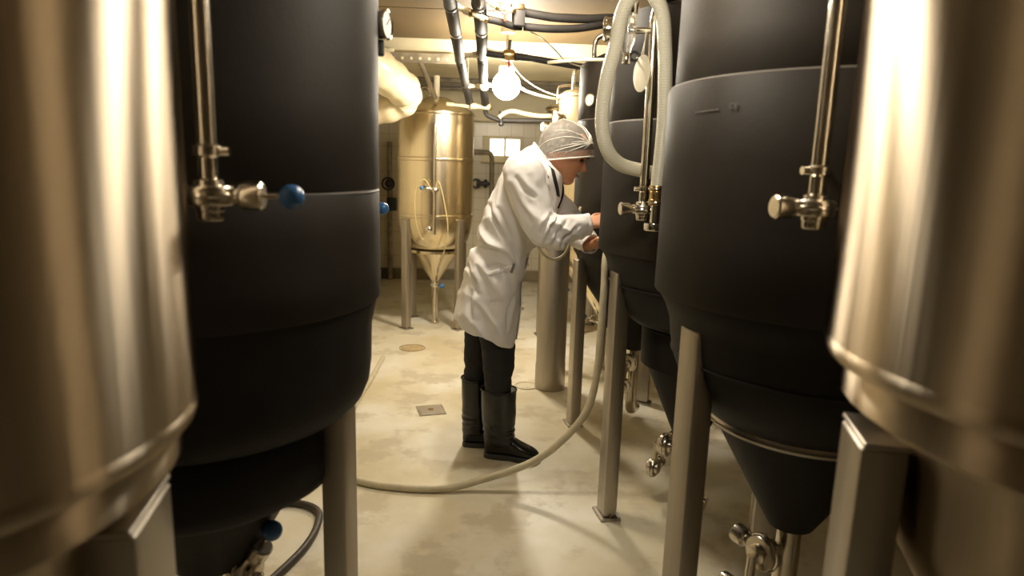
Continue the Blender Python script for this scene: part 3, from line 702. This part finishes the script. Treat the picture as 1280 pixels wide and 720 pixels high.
hp = [(.60, 2.315, 1.440), (.548, 2.30, 1.447), (.457, 2.27, 1.468), (.402, 2.24, 1.52), (.380, 2.23, 1.612), (.387, 2.22, 1.741), (.408, 2.21, 1.845), (.420, 2.195, 1.935), (.450, 2.175, 1.995), (.500, 2.165, 1.998), (.540, 2.165, 1.94), (.558, 2.17, 1.84), (.567, 2.17, 1.736), (.575, 2.18, 1.587), (.573, 2.2, 1.38), (.573, 2.2, 1.34)]
MB().tube([Vector(p) - o0 for p in hp], .0235, 20, 10).build('hose_body', 'braid', t)
MB().axis_lathe(Vector((.573, 2.2, 1.335)) - o0, (0, 0, 1), [(.0255, 0), (.0265, .003), (.0265, .018), (.0245, .02), (.0245, .045), (.0265, .047), (.0265, .062), (.0255, .065)], 28).build('ferrule', 'brass', t)
for z in (1.345, 1.39):
    c = MB().torus(Vector((.573, 2.2, z)) - o0, (0, 0, 1), .0275, .0035, 32, 8).build('hose_clamp', 'chrome', t)
    MB().box(Vector((.603, 2.19, z)) - o0, (.014, .02, .012), 0, bev=.003).build('clamp_screw', 'blackplastic', c)
t = thing('hanging_disc', 'round white plastic disc hanging on a cord in front of the second black tank', 'tag', (.495, 2.195, 1.757))
MB().axis_lathe((0, 0, 0), (-.97, -.24, 0), [(.056, -.0015), (.058, -.0008), (.058, .0008), (.056, .0015)], 40).build('disc', 'tag', t)
MB().tube([(.002, 0, .05), (.006, .01, .09), (.012, .03, .14)], .0014, 6).build('cord', 'wire', t)
MB().tube([(-.004, .005, .05), (.006, .02, .09), (.018, .035, .14)], .0014, 6).build('cord', 'wire', t)

# ------------------------------------------------------------------ the worker
base = Vector((.08, 3.16, 0))
person = thing('person', 'worker in white lab coat, hair net and black rubber boots bending toward a tank', 'person', base)
YC = 3.135

def remesh(mb, voxel, smooth=4, fac=.5):
    me = mb.mesh('tmp'); o = bpy.data.objects.new('tmp', me); COL.objects.link(o)
    md = o.modifiers.new('r', 'REMESH'); md.mode = 'VOXEL'; md.voxel_size = voxel
    if smooth:
        sm = o.modifiers.new('s', 'SMOOTH'); sm.factor = fac; sm.iterations = smooth
    bpy.context.view_layer.update()
    out = bpy.data.meshes.new_from_object(o.evaluated_get(bpy.context.evaluated_depsgraph_get()))
    bpy.data.objects.remove(o)
    return out

def deform(me, fn):
    C0 = [vt.co.copy() for vt in me.vertices]; N0 = [vt.normal.copy() for vt in me.vertices]; out = []
    for p, n in zip(C0, N0):
        q = fn(p, n); out += [q.x, q.y, q.z]
    me.vertices.foreach_set('co', out); me.update()

def part(name, me, mat, parent=person, **k):
    me.transform(Matrix.Translation(-base))
    return link(name, me, mat, parent, angle=180, **k)

def torso(mb, rows, seg=40, shrink=0.0, k=5):
    pts = [spline([Vector((r[0][0], r[2], r[0][1])) for r in rows], k), spline([Vector((r[1][0], r[2], r[1][1])) for r in rows], k)]
    rings = []
    for p, q in zip(*pts):
        c = (p + q) / 2; h = (q - p) / 2
        cx = Vector((c.x, 0, c.z)); ux = Vector((h.x, 0, h.z)); ul = max(ux.length - shrink, .02); ux = ux.normalized() * ul
        wdt = max(c.y - shrink, .02)
        ring = []
        for j in range(seg):
            a = 2 * PI * j / seg; ca, sa = math.cos(a), math.sin(a)
            e = .82
            ring.append(cx + ux * math.copysign(abs(ca) ** e, ca) + Vector((0, YC + wdt * math.copysign(abs(sa) ** e, sa), 0)))
        rings.append(ring)
    mb.loft(rings)
    return mb

ROWS = [((-.146, .722), (.163, .594), .205), ((-.128, .80), (.172, .68), .205), ((-.108, .875), (.178, .79), .20), ((-.078, .982), (.182, .905), .188),
        ((-.045, 1.07), (.205, 1.03), .174), ((-.028, 1.125), (.238, 1.09), .174), ((.012, 1.271), (.297, 1.195), .186), ((.045, 1.35), (.333, 1.265), .196),
        ((.078, 1.425), (.352, 1.325), .196), ((.115, 1.478), (.362, 1.385), .175), ((.156, 1.518), (.352, 1.425), .135), ((.195, 1.540), (.318, 1.445), .095), ((.222, 1.552), (.288, 1.475), .072)]
# joints
RS, RE, RW = (.165, 2.965, 1.428), (.265, 2.895, 1.172), (.462, 2.93, 1.205)
LS, LE, LW = (.20, 3.305, 1.418), (.405, 3.30, 1.185), (.512, 3.07, 1.098)

# --- body: one continuous surface (head, neck, trunk, arms with hands, legs)
f_ = Vector((math.cos(math.radians(25)), -.04, -math.sin(math.radians(25)))).normalized()
l_ = Vector((0, 0, 1)).cross(f_).normalized(); u_ = f_.cross(l_)
HR = Matrix((f_, l_, u_)).transposed(); HS = 1.15
ear_l = Vector((-.005, -.074, .108))
HO = Vector((.350, 3.05, 1.517)) - HR @ (ear_l * HS)
def H(p): return HO + HR @ (Vector(p) * HS)

HP = [  # z, front x, back x, half width
    (.000, .066, .000, .020), (.008, .080, -.012, .034), (.022, .087, -.025, .045), (.040, .086, -.045, .053), (.055, .089, -.062, .058), (.072, .088, -.078, .063),
    (.090, .090, -.090, .068), (.108, .089, -.097, .071), (.122, .088, -.101, .073), (.135, .096, -.103, .075), (.150, .099, -.103, .077), (.170, .096, -.100, .077), (.190, .087, -.092, .073), (.208, .070, -.078, .062), (.222, .046, -.055, .045), (.231, .020, -.028, .024), (.234, .004, -.010, .008)]
def head(mb):
    rings = []; seg = 48
    F = spline([Vector((p[1], p[0], 0)) for p in HP], 3); K = spline([Vector((p[2], p[3], 0)) for p in HP], 3)
    for a, b_ in zip(F, K):
        z = a.y; xf, xb, hw = a.x, b_.x, b_.y; xc = xb + (xf - xb) * .5; ring = []
        for j in range(seg):
            th = 2 * PI * j / seg; ca, sa = math.cos(th), math.sin(th)
            x = xc + (xf - xc) * math.copysign(abs(ca) ** .85, ca); y = hw * math.copysign(abs(sa) ** .9, sa)
            if ca > 0:
                g = lambda yy, zz, sy, sz: math.exp(-((y - yy) / sy) ** 2 - ((z - zz) / sz) ** 2)
                x += -.011 * (g(.032, .117, .015, .010) + g(-.032, .117, .015, .010))
                x += .004 * g(0, .057, .020, .004) + .004 * g(0, .046, .017, .004) - .003 * g(0, .0515, .02, .002) + .004 * g(0, .02, .016, .010)
                x += .005 * (g(.03, .134, .02, .006) + g(-.03, .134, .02, .006))
                x += .004 * (g(.04, .092, .016, .012) + g(-.04, .092, .016, .012))
            ring.append(H((x, y, z)))
        rings.append(ring)
    mb.loft(rings)
    # nose: wedge from bridge to tip with wings
    def nr(x, z, wd, dp, n=14): return [H((x + dp * math.cos(2 * PI * j / n), wd * math.sin(2 * PI * j / n), z)) for j in range(n)]
    mb.loft([nr(.083, .128, .007, .010), nr(.088, .118, .007, .011), nr(.094, .107, .008, .013), nr(.099, .097, .010, .016), nr(.100, .088, .013, .0185), nr(.096, .080, .0145, .017), nr(.090, .075, .011, .011)])
    for s_ in (-1, 1):
        mb.sphere(H((.094, s_ * .012, .082)), .0075, 12, 8)
        # ear: curved rim around a shallow bowl
        c = [(-.004, .124), (-.012, .136), (-.024, .137), (-.031, .127), (-.030, .112), (-.022, .096), (-.012, .088), (-.005, .096), (-.003, .110)]
        mb.tube([H((x, s_ * (.078 + .006 * (x < -.015)), z)) for x, z in c], .0055, 10, 4, closed=True)
        mb.sphere(H((-.016, s_ * .076, .112)), .017, 14, 10, (1, .55, 1.25))
def hand(mb, wr, d, n, side, curl=1.0):
    """wr wrist, d direction of the hand, n back-of-hand normal, side = direction of the thumb"""
    wr = Vector(wr); d = Vector(d).normalized(); n = (Vector(n) - d * Vector(n).dot(d)).normalized(); s_ = Vector(side); s_ = (s_ - d * s_.dot(d) - n * s_.dot(n)).normalized()
    def ring(t, wd, th, off=0): return [wr + d * t + s_ * (off + wd * math.cos(2 * PI * j / 16)) + n * (th * math.sin(2 * PI * j / 16)) for j in range(16)]
    mb.loft([ring(-.05, .027, .022), ring(-.01, .027, .020), ring(.02, .034, .019), ring(.05, .041, .017), ring(.082, .042, .015), ring(.096, .038, .012)])
    for k, (off, L, r) in enumerate([(.030, .070, .0092), (.010, .079, .0095), (-.011, .073, .0092), (-.031, .057, .0083)]):
        p = wr + d * (.088 - .006 * abs(k - 1)) + s_ * off; dirv = d.copy(); pts = [p - d * .02, p]
        for seg, (fr, bend) in enumerate([(.45, 22), (.32, 38), (.25, 26)]):
            dirv = Matrix.Rotation(-math.radians(bend * curl), 3, s_) @ dirv if (Matrix.Rotation(-math.radians(20), 3, s_) @ d).dot(n) < 0 else Matrix.Rotation(math.radians(bend * curl), 3, s_) @ dirv
            dirv = (dirv + s_ * (.0 + off * 1.2) * (1 if seg == 0 else 0)).normalized()
            p = p + dirv * L * fr; pts.append(p)
        mb.tube(pts, lambda t, r=r: r * (1.05 - .28 * t), 10, 4)
        mb.sphere(pts[-1], r * .78, 10, 8)
    p = wr + d * .022 + s_ * .026
    q1 = p + (d * .6 + s_ * .75 - n * .25).normalized() * .040; q2 = q1 + (d * .85 + s_ * .35 - n * .45).normalized() * .032; q3 = q2 + (d * .85 - s_ * .05 - n * .5).normalized() * .026
    mb.tube([p - s_ * .015, p, q1, q2, q3], lambda t: .0125 - .004 * t, 10, 4)
    mb.sphere(q3, .0088, 10, 8)
body = MB()
head(body)
body.tube([(.20, YC, 1.40), (.265, YC, 1.462), (.30, YC, 1.475), H((-.025, 0, .06))], lambda t: .062 - .004 * t, 20, 5)
torso(body, ROWS[3:], shrink=.028)
body.tube([(.06, YC, .98), (.045, YC, .90), (.03, YC, .84)], .115, 20, 4)
for s_, e_, w_ in ((RS, RE, RW), (LS, LE, LW)):
    body.tube([(s_[0] + .02, s_[1] * .8 + YC * .2, s_[2] - .02), s_, e_, w_], lambda t: .052 - .024 * t, 16, 6)
hand(body, RW, Vector((.62, 2.935, 1.25)) - Vector(RW), (.0, -.55, .8), (.2, .8, .5), 1.0)
hand(body, LW, Vector((.66, 2.99, 1.14)) - Vector(LW), (-.3, .7, .6), (.3, -.3, .9), 1.0)
body.tube([(.055, 3.06, .90), (.065, 3.06, .70), (.078, 3.06, .50), (.088, 3.095, .28), (.092, 3.115, .09)], lambda t: .074 - .038 * t, 16, 6)
body.tube([(.03, 3.21, .90), (-.005, 3.22, .70), (-.02, 3.23, .50), (-.030, 3.25, .28), (-.022, 3.253, .09)], lambda t: .074 - .038 * t, 16, 6)
bme = remesh(body, .0042, 2)
body_o = part('body', bme, 'skin')
# face details
for s_ in (-1, 1):
    part('eyebrow', MB().tube([H((.098, s_ * .014, .134)), H((.100, s_ * .028, .139)), H((.092, s_ * .044, .138)), H((.082, s_ * .054, .132))], lambda t: .0042 - .002 * t, 8, 4).mesh('eyebrow'), 'hair')
    part('eye', MB().sphere(H((.080, s_ * .031, .117)), .0085, 12, 8, (1, 1.5, .7)).mesh('eye'), 'eye')
part('lips', MB().tube([H((.082, -.021, .0515)), H((.094, -.010, .054)), H((.0965, 0, .0525)), H((.094, .010, .054)), H((.082, .021, .0515))], .0042, 8, 4).mesh('lips'), 'lip')

# hair and net
tl_ = math.radians(31)
e1 = Vector((math.cos(tl_), 0, math.sin(tl_))); nn_ = Vector((-math.sin(tl_), 0, math.cos(tl_))); NC = Vector((.000, 0, .112))
def dome(th, ph, k=1.0, rip=0.0):
    A_, B_, C_ = .122, .095, .131
    # a looser bag of gauze at the back
    A2 = A_ if math.cos(th) > 0 else .104
    q = 1 + rip * math.sin(th * 23) * math.cos(ph)
    return NC + (e1 * A2 * math.cos(th) * math.cos(ph) + Vector((0, 1, 0)) * B_ * math.sin(th) * math.cos(ph) + nn_ * C_ * math.sin(ph)) * k * q
def dome_mesh(k, ph0, rip=0, seg=72, rows=18):
    mb = MB(); rings = []
    for i in range(rows):
        ph = math.radians(ph0) + (PI / 2 - .03 - math.radians(ph0)) * i / (rows - 1)
        rings.append([H(dome(2 * PI * j / seg, ph, k, rip)) for j in range(seg)])
    return mb.loft(rings, False, True)
part('hair', dome_mesh(1.0, 2).mesh('hair'), 'hair')
net = part('hair_net', dome_mesh(1.03, -10, .006).mesh('net'), 'net')
cr = MB()
fp_th = 0.0
for k in range(30):            # gathers fanning out from the front of the net
    th1 = math.radians(-175 + 350 * (k + .5 * random.random()) / 30); ph1 = math.radians(random.uniform(-8, 30) if abs(th1) > .6 else random.uniform(5, 40))
    a0 = dome(-.55, math.radians(12), 1.0); a1 = dome(th1, ph1, 1.0)
    pts = []
    nst = 9; reach = random.uniform(.6, 1.0)
    for i in range(nst):
        t = i / (nst - 1) * reach
        p = (a0 * (1 - t) + a1 * t) - NC
        loc = Vector((p.dot(e1) / (.122 if p.dot(e1) > 0 else .104), p.y / .095, p.dot(nn_) / .131))
        if loc.length < .05: loc = Vector((0, 0, 1))
        loc.normalize()
        pts.append(H(NC + (e1 * loc.x * (.122 if loc.x > 0 else .104) + Vector((0, 1, 0)) * loc.y * .095 + nn_ * loc.z * .131) * 1.034))
    cr.tube(pts, lambda t: .0030 * (1.1 - t), 6, 2)
part('net_gathers', cr.mesh('gathers'), 'net_crease', net)
band = MB().tube([H(dome(2 * PI * j / 40, math.radians(-10), 1.035)) for j in range(40)], .0035, 8, 2, closed=True)
part('net_elastic', band.mesh('elastic'), 'net_crease', net)

# --- trousers
tr = MB()
tr.tube([(.055, 3.065, .88), (.062, 3.062, .72), (.076, 3.06, .58), (.080, 3.065, .50), (.080, 3.08, .40), (.084, 3.09, .30), (.088, 3.10, .2)], lambda t: .098 - .045 * t, 24, 6)
tr.tube([(.03, 3.21, .88), (-.0, 3.22, .72), (-.015, 3.23, .58), (-.022, 3.235, .48), (-.03, 3.25, .36), (-.035, 3.25, .2)], lambda t: .095 - .040 * t, 24, 6)
tr.tube([(.05, YC, .95), (.04, YC, .84)], .125, 24, 1)
tme = remesh(tr, .008, 3)
deform(tme, lambda p, n: p + n * .007 * (noise.noise(Vector((p.x * 9, p.y * 9, p.z * 22))) + .5 * noise.noise(Vector((p.x * 20, p.y * 20, p.z * 45)))))
part('trousers', tme, 'trousers')

# --- boots
def boot(heel, d, shaft_top, sh, lbl):
    hx, hy = heel; d = Vector((d[0], d[1], 0)).normalized(); s_ = Vector((-d.y, d.x, 0))
    def P(l, w_, z): return Vector((hx, hy, 0)) + d * l + s_ * w_ + Vector((0, 0, z))
    mb = MB()
    # foot: sections from heel to toe (along, half width, height, base)
    rows = [(.004, .024, .075), (.02, .037, .10), (.06, .041, .135), (.10, .041, .135), (.14, .043, .115), (.18, .048, .090), (.22, .050, .072), (.25, .046, .060), (.272, .034, .046), (.283, .016, .032)]
    rings = []
    for l, hw, hh in rows:
        ring = []
        for j in range(24):
            a = 2 * PI * j / 24; ca, sa = math.cos(a), math.sin(a)
            y = hw * math.copysign(abs(ca) ** .7, ca); z = .012 + (hh - .012) * (.5 + .5 * math.copysign(abs(sa) ** .75, sa))
            ring.append(P(l, y, z))
        rings.append(ring)
    mb.loft(rings)
    top = Vector(shaft_top)
    rings = []
    for i in range(14):
        t = i / 13; z = .075 + (top.z - .075) * t
        c = P(.075, 0, z) * (1 - t) + Vector((top.x, top.y, z)) * t; c.z = z
        ra = .078 + (sh[0] - .078) * min(1, t * 1.5) ; rb = .056 + (sh[1] - .056) * min(1, t * 1.5)
        rings.append([c + d * (ra * math.cos(2 * PI * j / 28)) + s_ * (rb * math.sin(2 * PI * j / 28)) for j in range(28)])
    mb.loft(rings)
    me = remesh(mb, .006, 5)
    deform(me, lambda p, n: p + n * (.0022 * math.exp(-((p.z - .15) / .04) ** 2) * math.sin(p.z * 170 + 6 * noise.noise(p * 9)) + .003 * noise.noise(p * 12)))
    b_ = part('boot', me, 'boot')
    so = MB(); rr = []
    outline = [P(l, hw + .004, 0) for l, hw, hh in rows] + [P(.289, 0, 0)] + [P(l, -hw - .004, 0) for l, hw, hh in reversed(rows)]
    for z in (0.0, .003, .020, .022):
        rr.append([p + Vector((0, 0, z + (.006 if .12 < (p - Vector((hx, hy, 0))).dot(d) < .15 and z < .01 else 0))) for p in outline])
    so.loft(rr); part('sole', so.mesh('sole'), 'blackplastic', b_)
    # rim of the shaft
    n = 28; rim = MB().tube([top + d * (sh[0] * math.cos(2 * PI * j / n)) + s_ * (sh[1] * math.sin(2 * PI * j / n)) for j in range(n)], .0045, 8, 2, closed=True)
    part('boot_rim', rim.mesh('rim'), 'boot', b_)
boot((.020, 3.135), (.96, -.22), (.084, 3.095, .368), (.089, .076), 'near')
boot((-.095, 3.265), (.98, -.12), (-.032, 3.25, .372), (.074, .068), 'far')

# --- lab coat: trunk, skirt and sleeves as one surface with folds
ct = MB()
torso(ct, ROWS, 56)
def sleeve(s_, e_, w_, radii, inner):
    S, E, W = Vector(s_), Vector(e_), Vector(w_)
    pts = [Vector(inner), S, S * .5 + E * .5 + Vector((-.012, 0, .0)), E, E * .5 + W * .5 + Vector((0, 0, -.006)), W]
    def r(t):
        x = t * (len(radii) - 1); i = min(int(x), len(radii) - 2); return radii[i] + (radii[i + 1] - radii[i]) * (x - i)
    ct.tube(pts, r, 24, 6)
sleeve(RS, RE, (.452, 2.929, 1.203), [.06, .096, .092, .082, .072, .050], (.20, 3.06, 1.40))
sleeve(LS, LE, (.500, 3.085, 1.102), [.06, .090, .082, .074, .064, .050], (.23, 3.2, 1.40))
cme = remesh(ct, .0065, 5)
segs = [(Vector(RS), Vector(RE)), (Vector(RE), Vector(RW)), (Vector(LS), Vector(LE)), (Vector(LE), Vector(LW))]
def seg_d(p, a, b_):
    t = max(0, min(1, (p - a).dot(b_ - a) / (b_ - a).length_squared)); return (p - a - (b_ - a) * t).length, t
CREASES = [  # pressed folds on the near side of the coat: x/z polyline, half width, depth
    ([(0.261, 1.135), (0.284, 1.188), (0.316, 1.237)], 0.010, 0.012),
    ([(0.293, 1.129), (0.319, 1.175), (0.355, 1.224)], 0.010, 0.012),
    ([(0.328, 1.123), (0.362, 1.162), (0.409, 1.202)], 0.010, 0.012),
    ([(0.242, 1.173), (0.262, 1.215), (0.288, 1.25)], 0.010, 0.012),
    ([(0.133, 1.402), (0.166, 1.355), (0.212, 1.322)], 0.014, 0.009),
    ([(0.106, 1.367), (0.15, 1.286), (0.202, 1.217)], 0.014, 0.009),
    ([(0.018, 1.271), (0.049, 1.2), (0.094, 1.122)], 0.013, 0.012),
    ([(0.061, 1.258), (0.099, 1.18), (0.131, 1.101)], 0.013, 0.012),
    ([(-0.021, 1.076), (0.044, 1.074), (0.103, 1.049), (0.137, 0.999)], 0.013, 0.012),
    ([(0.014, 0.996), (0.061, 1.004), (0.098, 0.976), (0.129, 0.902)], 0.013, 0.012),
    ([(-0.022, 1.134), (0.008, 1.098), (0.052, 1.07)], 0.013, 0.012),
    ([(0.123, 1.101), (0.143, 1.058), (0.141, 1.014)], 0.013, 0.012),
    ([(-0.081, 0.99), (-0.047, 0.936), (-0.031, 0.869)], 0.013, 0.012),
    ([(0.138, 0.858), (0.118, 0.79), (0.113, 0.706)], 0.013, 0.012),
    ([(-0.053, 0.88), (-0.059, 0.816), (-0.051, 0.748)], 0.013, 0.012),
]
CREASES = [(spline([Vector((x, z, 0)) for x, z in pl], 4), w_, d_) for pl, w_, d_ in CREASES]
def coat_folds(p, nrm):
    dsp = 0
    if p.y < YC - .02:
        q2 = Vector((p.x, p.z, 0))
        for pl, w_, d_ in CREASES:
            best = 9; tt = 0; sgn = 1
            for i in range(len(pl) - 1):
                a, b_ = pl[i], pl[i + 1]; ab = b_ - a; t = max(0, min(1, (q2 - a).dot(ab) / ab.length_squared)); v_ = q2 - a - ab * t
                if v_.length < best: best = v_.length; tt = (i + t) / (len(pl) - 1); sgn = 1 if ab.x * v_.y - ab.y * v_.x > 0 else -1
            if best < w_ * 4:
                fade = math.sin(PI * min(1, max(0, .06 + .9 * tt))) ** .6
                dsp += fade * d_ * (-math.exp(-(best / (w_ * .6)) ** 2) + .75 * math.exp(-((best - w_ * 1.35) / w_) ** 2) * (1 if sgn > 0 else .45))
    near = min(((seg_d(p, a, b_), i) for i, (a, b_) in enumerate(segs)), key=lambda q: q[0][0])
    (dist, t), i = near
    onarm = max(0, min(1, (.105 - dist) / .03))
    # sleeve: diagonal compression folds, strongest at the elbow
    a, b_ = segs[i]; ax = (b_ - a).normalized(); s0 = (p - a).dot(ax); th = p.z * 9 - p.y * 6
    elbow = math.exp(-((t - (.95 if i % 2 == 0 else .12)) / .40) ** 2)
    ridge = max(0, 1 - abs(noise.noise(Vector((s0 * 15 + (p.z - .5 * p.x) * 13, p.y * 5, i * 3.1)))) * 3.2) ** 1.3
    dsp += onarm * (.007 + .022 * elbow) * (ridge - .35)
    # trunk: folds sweeping from hip and armpit
    q = Vector((p.x * 10 + p.z * 6.5, p.y * 5, (p.z - p.x * .9) * 2.4 + 4))
    rd = max(0, 1 - abs(noise.noise(q)) * 3.0) ** 1.3
    mid = math.exp(-((p.z - 1.10) / .14) ** 2)
    dsp += (1 - onarm) * (.006 + .020 * mid) * (rd - .3)
    # skirt: long soft vertical folds
    sk = max(0, min(1, (1.0 - p.z) / .25))
    dsp += (1 - onarm) * sk * .018 * noise.noise(Vector((p.x * 11, p.y * 11, p.z * 1.6)))
    dsp += .0022 * noise.noise(p * 26)
    # pull below the pocket
    pk = math.exp(-((p.x - .13) / .05) ** 2 - ((p.z - .97) / .07) ** 2)
    dsp += pk * .008
    return p + nrm * dsp
deform(cme, coat_folds)
coat = part('lab_coat', cme, 'coat')

def ribbon(pts, wdir, wd, th, k=5):
    """flat cloth strip following pts; wdir gives the width direction at each point"""
    P = spline(pts, k); Wd = spline([Vector(q) for q in wdir], k); rings = []
    n = len(P)
    for i in range(n):
        t = (P[min(i + 1, n - 1)] - P[max(i - 1, 0)]).normalized(); wv_ = Wd[i].normalized(); nm = t.cross(wv_).normalized()
        w_ = wd(i / (n - 1)) if callable(wd) else wd
        rings.append([P[i] + wv_ * w_ * .5 * a + nm * th * b_ for a, b_ in ((-1, 0), (-.8, .5), (0, .7), (.8, .5), (1, 0), (.8, -.5), (0, -.5), (-.8, -.5))])
    return MB().loft(rings)
# collar standing round the neck, then lapels down the chest
nk = [(.292, YC - .082, 1.448), (.250, YC - .086, 1.492), (.224, YC - .06, 1.530), (.214, YC, 1.545), (.224, YC + .06, 1.530), (.250, YC + .086, 1.492), (.292, YC + .082, 1.448)]
cl = ribbon(nk, [(.35, -.4, .85), (.3, -.45, .8), (.3, -.3, .9), (.3, 0, .95), (.3, .3, .9), (.3, .45, .8), (.35, .4, .85)], .042, .005)
part('collar', cl.mesh('collar'), 'coat', coat)
lp = ribbon([(.278, YC + .088, 1.468), (.325, YC + .082, 1.405), (.352, YC + .066, 1.350), (.352, YC + .045, 1.285), (.318, YC + .022, 1.215)],
            [(.35, .9, .2), (.25, .95, .25), (.1, 1, .3), (.0, 1, .2), (0, 1, 0)], lambda t: .05 + .05 * math.sin(PI * min(1, t * 1.15)) * (1 if t < .8 else .8), .006)
part('lapel', lp.mesh('lapel'), 'coat', coat)
part('shirt_front', ribbon([(.318, YC, 1.462), (.352, YC, 1.40), (.366, YC, 1.33), (.345, YC, 1.26)], [(0, 1, 0)] * 4, lambda t: .10 - .06 * t, .006).mesh('shirt'), 'shirt')
# hip pocket with a clip, emblem stud on the lapel
px_, pz_ = .10, .93
from mathutils.bvhtree import BVHTree
cbv = BVHTree.FromPolygons([vt.co + base for vt in cme.vertices], [tuple(p.vertices) for p in cme.polygons])
def on_coat(x, z, off=.003):
    h = cbv.ray_cast(Vector((x, 2.6, z)), Vector((0, 1, 0)))
    return (h[0] + h[1] * off) if h[0] else Vector((x, 2.95, z))
def patch(corners, off, th, n=10, m=10):
    a, b_, c, d = [Vector(q) for q in corners]; top = []; mb = MB()
    rows = []
    for i in range(n + 1):
        t = i / n; p0 = a * (1 - t) + d * t; p1 = b_ * (1 - t) + c * t
        rows.append([p0 * (1 - k / m) + p1 * (k / m) for k in range(m + 1)])
    def grid(o2): return [[on_coat(q.x, q.y, o2(i / n, k / m)) for k, q in enumerate(r)] for i, r in enumerate(rows)]
    e = lambda u, v: off if .02 < u < .98 and .02 < v < .98 else .0005
    G = grid(e); o = len(mb.v)
    for r in G: mb.v += [tuple(q) for q in r]
    for i in range(n):
        for k in range(m): mb.f.append((i * (m + 1) + k, i * (m + 1) + k + 1, (i + 1) * (m + 1) + k + 1, (i + 1) * (m + 1) + k))
    return mb
part('lapel', patch([(.245, 1.478), (.284, 1.452), (.335, 1.262), (.268, 1.372)], .009, .004, 14, 8).mesh('lapel'), 'coat', coat)
part('shirt_collar', patch([(.278, 1.462), (.305, 1.440), (.342, 1.315), (.322, 1.325)], .005, .004, 12, 5).mesh('shirt'), 'shirt')
def on_front(y, z, off=.003):
    h = cbv.ray_cast(Vector((1.2, y, z)), Vector((-1, 0, 0)))
    return h[0] + h[1] * off
zs = [1.02, .97, .91, .85, .79, .73, .67, .62]
part('placket', ribbon([on_front(YC - .012, z) for z in zs], [(0, 1, 0)] * len(zs), .06, .005, 3).mesh('placket'), 'coat', coat)
for z in (.99, .88, .77):
    part('button', MB().axis_lathe(tuple(on_front(YC - .012, z, .005)), (1, -.1, .1), [(.009, 0), (.0095, .002), (.0095, .006), (.007, .008)], 14).mesh('button'), 'tag', coat)
part('pocket', patch([(.015, .970), (.145, 1.012), (.165, .870), (.030, .835)], .005, .004).mesh('pocket'), 'coat', coat)
part('pocket_hem', patch([(.012, .973), (.147, 1.016), (.150, .993), (.014, .950)], .010, .004, 6, 10).mesh('hem'), 'coat', coat)
pc_ = on_coat(.125, .995, .008)
part('pen_clip', MB().box(tuple(pc_), (.012, .010, .045), rot=Matrix.Rotation(.3, 3, 'Y'), bev=.003).mesh('clip'), 'pen', coat)
part('lapel_stud', MB().axis_lathe(tuple(on_coat(.268, 1.405, .004)), (.3, -1, .2), [(.009, 0), (.009, .004), (.006, .006)], 10).mesh('stud'), 'pen', coat)
# cuffs: short open tubes
def cuff(w_, d, r):
    w_ = Vector(w_); d = Vector(d).normalized(); u2 = d.orthogonal().normalized(); v2 = d.cross(u2); rings = []
    for rr, t in [(r * .93, -.03), (r * 1.0, -.028), (r * 1.03, -.01), (r * 1.05, .012), (r * 1.02, .016), (r * .94, .012), (r * .9, -.01)]:
        rings.append([w_ + d * t + (u2 * math.cos(2 * PI * j / 32) + v2 * math.sin(2 * PI * j / 32)) * rr * (1 + .05 * math.sin(j * .9 + 2)) for j in range(32)])
    part('cuff', MB().loft(rings, False, False).mesh('cuff'), 'coat', coat)
cuff((.452, 2.929, 1.203), Vector(RW) - Vector(RE), .048)
cuff((.500, 3.085, 1.102), Vector(LW) - Vector(LE), .049)
